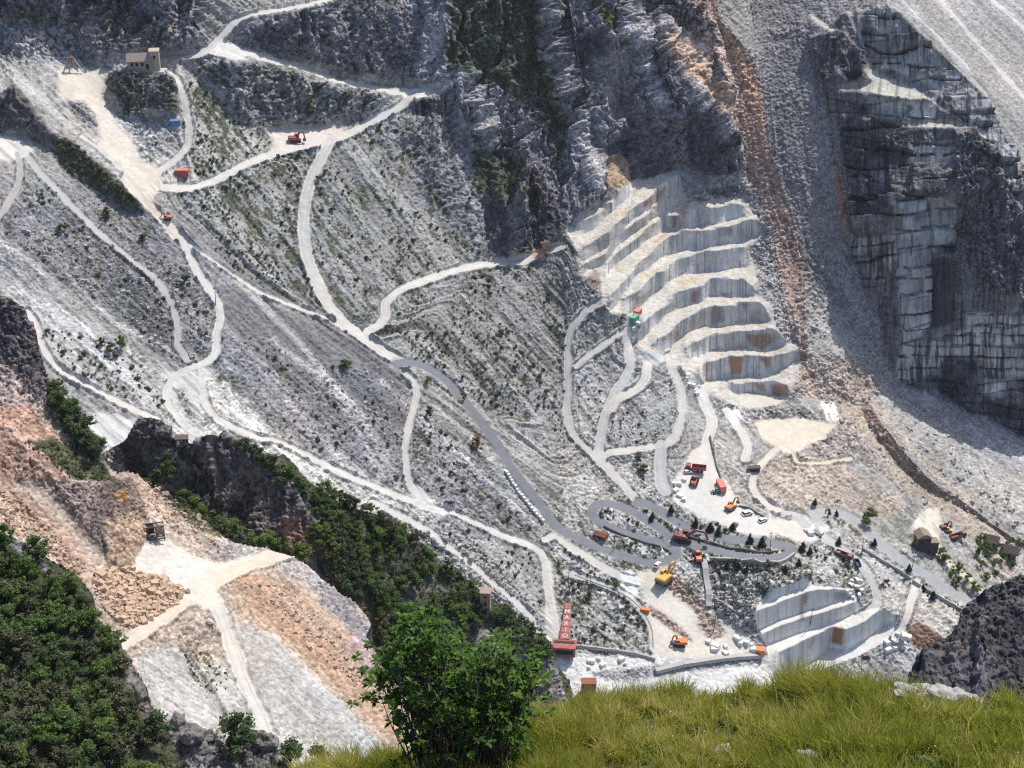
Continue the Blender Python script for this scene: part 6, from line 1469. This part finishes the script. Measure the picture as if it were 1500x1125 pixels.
b.obj('rib', M['dred'], t, 0); MB().box((0, 0, 6.4), (5.5, 3.5, .3)).obj('lid', M['rust'], t)
t = thing('red_shed', 'dark red iron roofed shed on the bank inside the hairpin', 'shed', T.at(880, 787), -30)
MB().box((0, 0, .8), (5.0, 2.6, 2.0)).obj('wall', M['dred'], t); MB().prism([(-1.7, 1.7), (1.7, 1.7), (0, 2.7)], -2.8, 2.8).obj('roof', M['rust'], t).rotation_euler = (0, 0, math.pi / 2); MB().box((0, -1.32, .8), (1.2, .08, 1.4)).obj('door', M['dark'], t)

# pale block edging and walls along the roads
EDGE = smooth_line([(742, 692), (752, 708), (764, 726), (778, 745), (794, 764)], 4)
for i, (u, v) in enumerate(EDGE):
    o = tag(MB().box((0, 0, .5), (2.6, 1.2, 1.3), taper=.92).obj('edge_block', M['marble'], None, .08), 'white marble block in the row edging the tarred road', 'marble block', 'white blocks edging the tarred road')
    o.location = T.at(u, v); o.rotation_euler = (0, 0, -.95 + rnd.uniform(-.12, .12))
def wall(pts, h, w, mat, label, name='retaining_wall', cat='wall', T_=None):
    P = [(T_ or T).at(u, v) for u, v in smooth_line(pts, 3)]
    b = MB()
    for p, q in zip(P[:-1], P[1:]):
        b.bar(p + Vector((0, 0, h * .3)), q + Vector((0, 0, h * .3)), w, h)
    return tag(b.obj(name, mat, None, .0), label, cat)
wall([(1262, 806), (1290, 822), (1315, 838), (1345, 858), (1364, 870), (1390, 884), (1408, 895)], 1.6, .5, M['conc'], 'long concrete parapet running down right of the pit road')
wall([(1000, 786), (1030, 793), (1070, 804), (1110, 809), (1140, 808)], 1.1, .4, M['drock'], 'dark low wall between the two tarred legs of the right hairpin')
wall([(884, 772), (905, 782), (935, 793), (965, 803), (980, 808)], 1.1, .4, M['drock'], 'dark low wall under the upper tarred leg of the left hairpin')
wall([(1163, 814), (1140, 828), (1100, 828), (1060, 824), (1040, 822)], 2.2, .8, M['conc'], 'pale wall holding up the lower tarred leg')
wall([(1040, 640), (1045, 662), (1050, 684), (1058, 706)], 1.0, .6, M['drock'], 'dark kerb of rocks on the right of the long pale ramp')
wall([(1082, 742), (1098, 746), (1115, 756), (1125, 762)], .9, .5, M['drock'], 'low dark kerb crossing the end of the yard')
wall([(830, 948), (860, 950), (900, 955), (940, 962), (960, 968)], 1.6, .6, M['conc'], 'grey wall along the back of the white floor by the chute')
wall([(960, 985), (1000, 975), (1060, 966), (1110, 962)], 1.6, 2.0, M['conc'], 'grey stone bank wall behind the grass at centre')
wall([(1031, 822), (1034, 845), (1037, 868), (1038, 890)], 1.4, 2.2, M['conc'], 'narrow grey concrete chute wall below the orange loader')
wall([(838, 846), (868, 858), (899, 870), (924, 886), (940, 905), (949, 925), (951, 948)], .25, .45, M['steel'], 'inner steel rail of the curved track in the pit', 'rail', 'rail')
wall([(842, 842), (872, 854), (904, 866), (930, 882), (946, 902), (955, 923), (957, 948)], .25, .45, M['steel'], 'outer steel rail of the curved track in the pit', 'rail', 'rail')
# loose marble blocks
rs_ = random.Random(12)
for k, (poly, n, lo, hi, lab, grp, mt) in enumerate([
    ([(1160, 780), (1200, 770), (1212, 780), (1185, 792)], 5, 1.4, 2.4, 'white marble block standing in the right part of the yard', 'marble blocks in the right part of the yard', 'marble'),
    ([(985, 700), (1003, 690), (1005, 735), (990, 730)], 7, 1.2, 2.2, 'pale marble block at the left edge of the yard', 'marble blocks at the left edge of the yard', 'marble'),
    ([(1010, 940), (1100, 935), (1105, 955), (1020, 962)], 12, 1.0, 2.2, 'white marble block lying on the pit floor below the benches', 'marble blocks on the pit floor', 'marble'),
    ([(1270, 940), (1330, 925), (1345, 945), (1280, 962)], 8, 1.2, 2.4, 'white marble block on the lowest terrace at the right', 'marble blocks on the lowest terrace', 'marble'),
    ([(930, 470), (950, 480), (930, 510), (920, 500)], 6, 1.0, 1.8, 'white marble block at the foot of the main benches', 'marble blocks at the foot of the main benches', 'marble'),
    ([(1005, 545), (1030, 570), (1020, 585), (1000, 560)], 8, 1.0, 2.0, 'white marble block tumbled beside the top of the long ramp', 'marble blocks beside the long ramp', 'marble'),
    ([(1230, 855), (1262, 850), (1262, 880), (1256, 890)], 10, 1.0, 2.0, 'pale block in the heap at the right end of the lower benches', 'blocks at the end of the lower benches', 'marble'),
    ([(840, 960), (950, 965), (940, 985), (850, 985)], 9, .8, 1.8, 'pale block on the white floor near the red chute', 'blocks on the white floor near the chute', 'marble')]):
    for (u, v) in pts_in(poly, n, 3, 300 + k):
        a = rs_.uniform(lo, hi)
        o = tag(MB().box((0, 0, a * .3), (a * rs_.uniform(1, 1.7), a, a * rs_.uniform(.7, 1.0)), taper=rs_.uniform(.85, 1)).obj('marble_block', M[mt], None, .1), lab, 'marble block', grp)
        o.location = T.at(u, v); o.rotation_euler = (rs_.uniform(-.1, .1), rs_.uniform(-.1, .1), rs_.uniform(0, 3))
# poles
def pole(u, v, h, label, T_=None, lean=0):
    t = thing('utility_pole', label, 'pole', (T_ or T).at(u, v), rnd.uniform(-30, 30), 'poles along the pit roads')
    MB().cyl((0, 0, -.5), (lean, 0, h), .16, .10, 8).obj('pole', M['wood'], t, 0)
    MB().box((lean * .95, 0, h - .6), (1.7, .14, .16)).obj('crossarm', M['wood'], t, 0)
for (u, v, lab) in [(866, 868, 'pole on the inside of the curved rail track'), (899, 806, 'pole standing beside the lower tarred road, left of the hairpins'), (832, 862, 'pole above the top of the red chute'), (1262, 812, 'pole at the top of the concrete parapet'), (1334, 838, 'pole beside the right hand tarred road'), (1186, 915, 'pole at the lower marble benches'), (1316, 915, 'pole on the slope right of the pit road'), (1128, 806, 'pole at the yard edge above the hairpin'), (993, 790, 'pole behind the dark red excavator'), (253, 513, 'short pole leaning over the left road'), (316, 447, 'pole at the bend of the pale left road'), (1045, 925, 'pole on the pit floor')]:
    pole(u, v, rnd.uniform(7, 9), lab, None, rnd.uniform(-.3, .6))
# rocks in the grass and boulders
def rock(p, s, mat, label, group, seed, cat='rock', flat_=.6):
    rs = random.Random(seed); bm = bmesh.new(); bmesh.ops.create_icosphere(bm, subdivisions=4, radius=1)
    for v in bm.verts:
        c = v.co
        n = 0.0
        for f_, a_ in ((1.3, .26), (2.9, .13), (6.1, .06), (13, .03)):
            n += a_ * (math.sin(c.x * f_ * 2 + seed) * math.cos(c.y * f_ * 2.3 + seed * 1.7) + math.sin(c.z * f_ * 2.1 + c.x * f_ + seed * .6))
        v.co = c * (1 + n)
    me = bpy.data.meshes.new('rock'); bm.to_mesh(me); bm.free(); me.materials.append(mat)
    o = bpy.data.objects.new('rock', me); COL.objects.link(o); o.location = p; o.scale = (s, s * .8, s * flat_); o.rotation_euler = (0, rs.uniform(-.2, .2), rs.uniform(0, 3))
    return tag(o, label, cat, group)
for (u, v, s, lab) in [(1345, 1016, .36, 'long pale limestone rock in the grass on the right'), (1398, 1012, .34, 'pale rock behind the long one, close to the dark crag'), (1372, 1003, .26, 'flat pale rock at the edge of the grass below the dark crag'), (905, 1078, .17, 'small pale rock in the middle of the grass'), (1193, 1122, .18, 'pale rock at the very bottom edge of the picture'), (1290, 1010, .14, 'small pale rock half hidden left of the long rock'), (1058, 1102, .10, 'tiny grey rock low in the middle of the grass'), (620, 1122, .12, 'small pale rock at the left end of the grass')]:
    rock(Vector(G.lookup(u, max(v, float(np.interp(u, _gx, _gy)) + 5))) + Vector((0, 0, .04)), s, M['grey'], lab, None, int(u), flat_=.45)
for (u, v, s, lab) in [(262, 1064, 2.3, 'large dark boulder at the foot of the white scree'), (286, 1092, 2.6, 'darkest boulder under the large one, bottom left'), (302, 1078, 1.3, 'small dark boulder beside the large ones'), (382, 1092, 2.2, 'dark purple boulder behind the big grey green bush'), (305, 918, .9, 'pale boulder on the orange bank between two tracks'), (275, 868, .7, 'reddish boulder at the junction of the tracks'), (252, 862, .8, 'reddish boulder at the edge of the white floor')]:
    rock(O.at(u, v), s, M['drock'] if v > 1000 else M['stone'], lab, None, int(u) + 5, 'boulder', .85)
# heap of broken orange stone beside the working floor
b = MB(); rs_ = random.Random(31)
for (u, v) in pts_in([(140, 835), (190, 836), (240, 848), (268, 868), (262, 885), (225, 905), (190, 922), (165, 900), (140, 868)], 420, 3.2, 55):
    a = .35 + .9 * rs_.random() ** 2.5; p = O.at(u, v)
    b.box(p + Vector((0, 0, a * .25)), (a * rs_.uniform(1, 1.6), a, a * .75), rs_.uniform(0, 3), rs_.uniform(-.5, .5), rs_.uniform(.6, 1))
o = b.obj('stone_heap', paint('orange_stone', (.54, .385, .27), .95, .4), None, 0); o['kind'] = 'stuff'; o['label'] = 'heap of broken orange stone beside the white floor'
b = MB()
for poly, n in (([(0, 715), (40, 740), (90, 790), (125, 835), (110, 850), (60, 800), (0, 770)], 260), ([(345, 855), (420, 860), (500, 930), (570, 1020), (590, 1070), (520, 1010), (430, 930)], 300), ([(215, 700), (300, 765), (330, 800), (260, 785), (225, 745)], 140)):
    for (u, v) in pts_in(poly, n, 3, n):
        a = .2 + .7 * rs_.random() ** 3; p = O.at(u, v)
        b.box(p + Vector((0, 0, a * .2)), (a * rs_.uniform(1, 1.6), a, a * .75), rs_.uniform(0, 3), rs_.uniform(-.5, .5), rs_.uniform(.6, 1))
o = b.obj('loose_stones', paint('brown_stone', (.43, .31, .235), .95, .4), None, 0); o['kind'] = 'stuff'; o['label'] = 'loose stones strewn over the orange spoil'
# boulders strewn on the far scree
b = MB()
for poly, n, lo, hi in (([(1160, 400), (1300, 560), (1470, 700), (1500, 780), (1330, 730), (1230, 620), (1150, 520)], 420, .5, 1.9), ([(570, 745), (700, 800), (790, 890), (800, 950), (700, 860)], 300, .6, 1.8), ([(0, 330), (250, 520), (400, 640), (300, 560), (330, 480), (200, 330)], 260, .5, 1.8), ([(400, 500), (580, 640), (760, 760), (600, 560)], 200, .4, 1.5), ([(1040, 835), (1110, 850), (1105, 930), (1050, 900)], 160, .6, 2.0), ([(840, 640), (900, 690), (960, 660), (1000, 600), (930, 600)], 120, .4, 1.3), ([(1080, 260), (1120, 300), (1160, 480), (1150, 510), (1100, 380)], 140, .5, 1.8), ([(180, 170), (255, 165), (225, 238)], 60, .5, 1.6), ([(0, 40), (90, 35), (140, 80), (20, 75)], 90, .6, 2.4)):
    ck = clear(T)
    for (u, v) in pts_in(poly, n, 2.4, n + 3, ck, 12):
        a = lo + (hi - lo) * rs_.random() ** 3.5; p = T.at(u, v)
        b.box(p + Vector((0, 0, a * .15)), (a * rs_.uniform(1, 1.7), a, a * .8), rs_.uniform(0, 3), rs_.uniform(-.6, .6), rs_.uniform(.55, .95))
o = b.obj('fallen_blocks', M['grey'], None, 0); o['kind'] = 'stuff'; o['label'] = 'fallen blocks strewn over the far scree'
# ------------------------------------------------------------------ the air of the valley
hm = bpy.data.materials.new('haze'); hm.use_nodes = True
hn = hm.node_tree; hn.nodes.clear()
ho = hn.nodes.new('ShaderNodeOutputMaterial'); hv = hn.nodes.new('ShaderNodeVolumePrincipled')
hv.inputs['Color'].default_value = (.80, .87, 1.0, 1); hv.inputs['Density'].default_value = .000035; hv.inputs['Anisotropy'].default_value = .2
hn.links.new(hv.outputs[0], ho.inputs['Volume'])
hb = MB().box((100, 560, 230), (1500, 1400, 520)).obj('haze', hm, None, 0)
hb['kind'] = 'stuff'; hb['label'] = 'thin bluish haze over the valley'
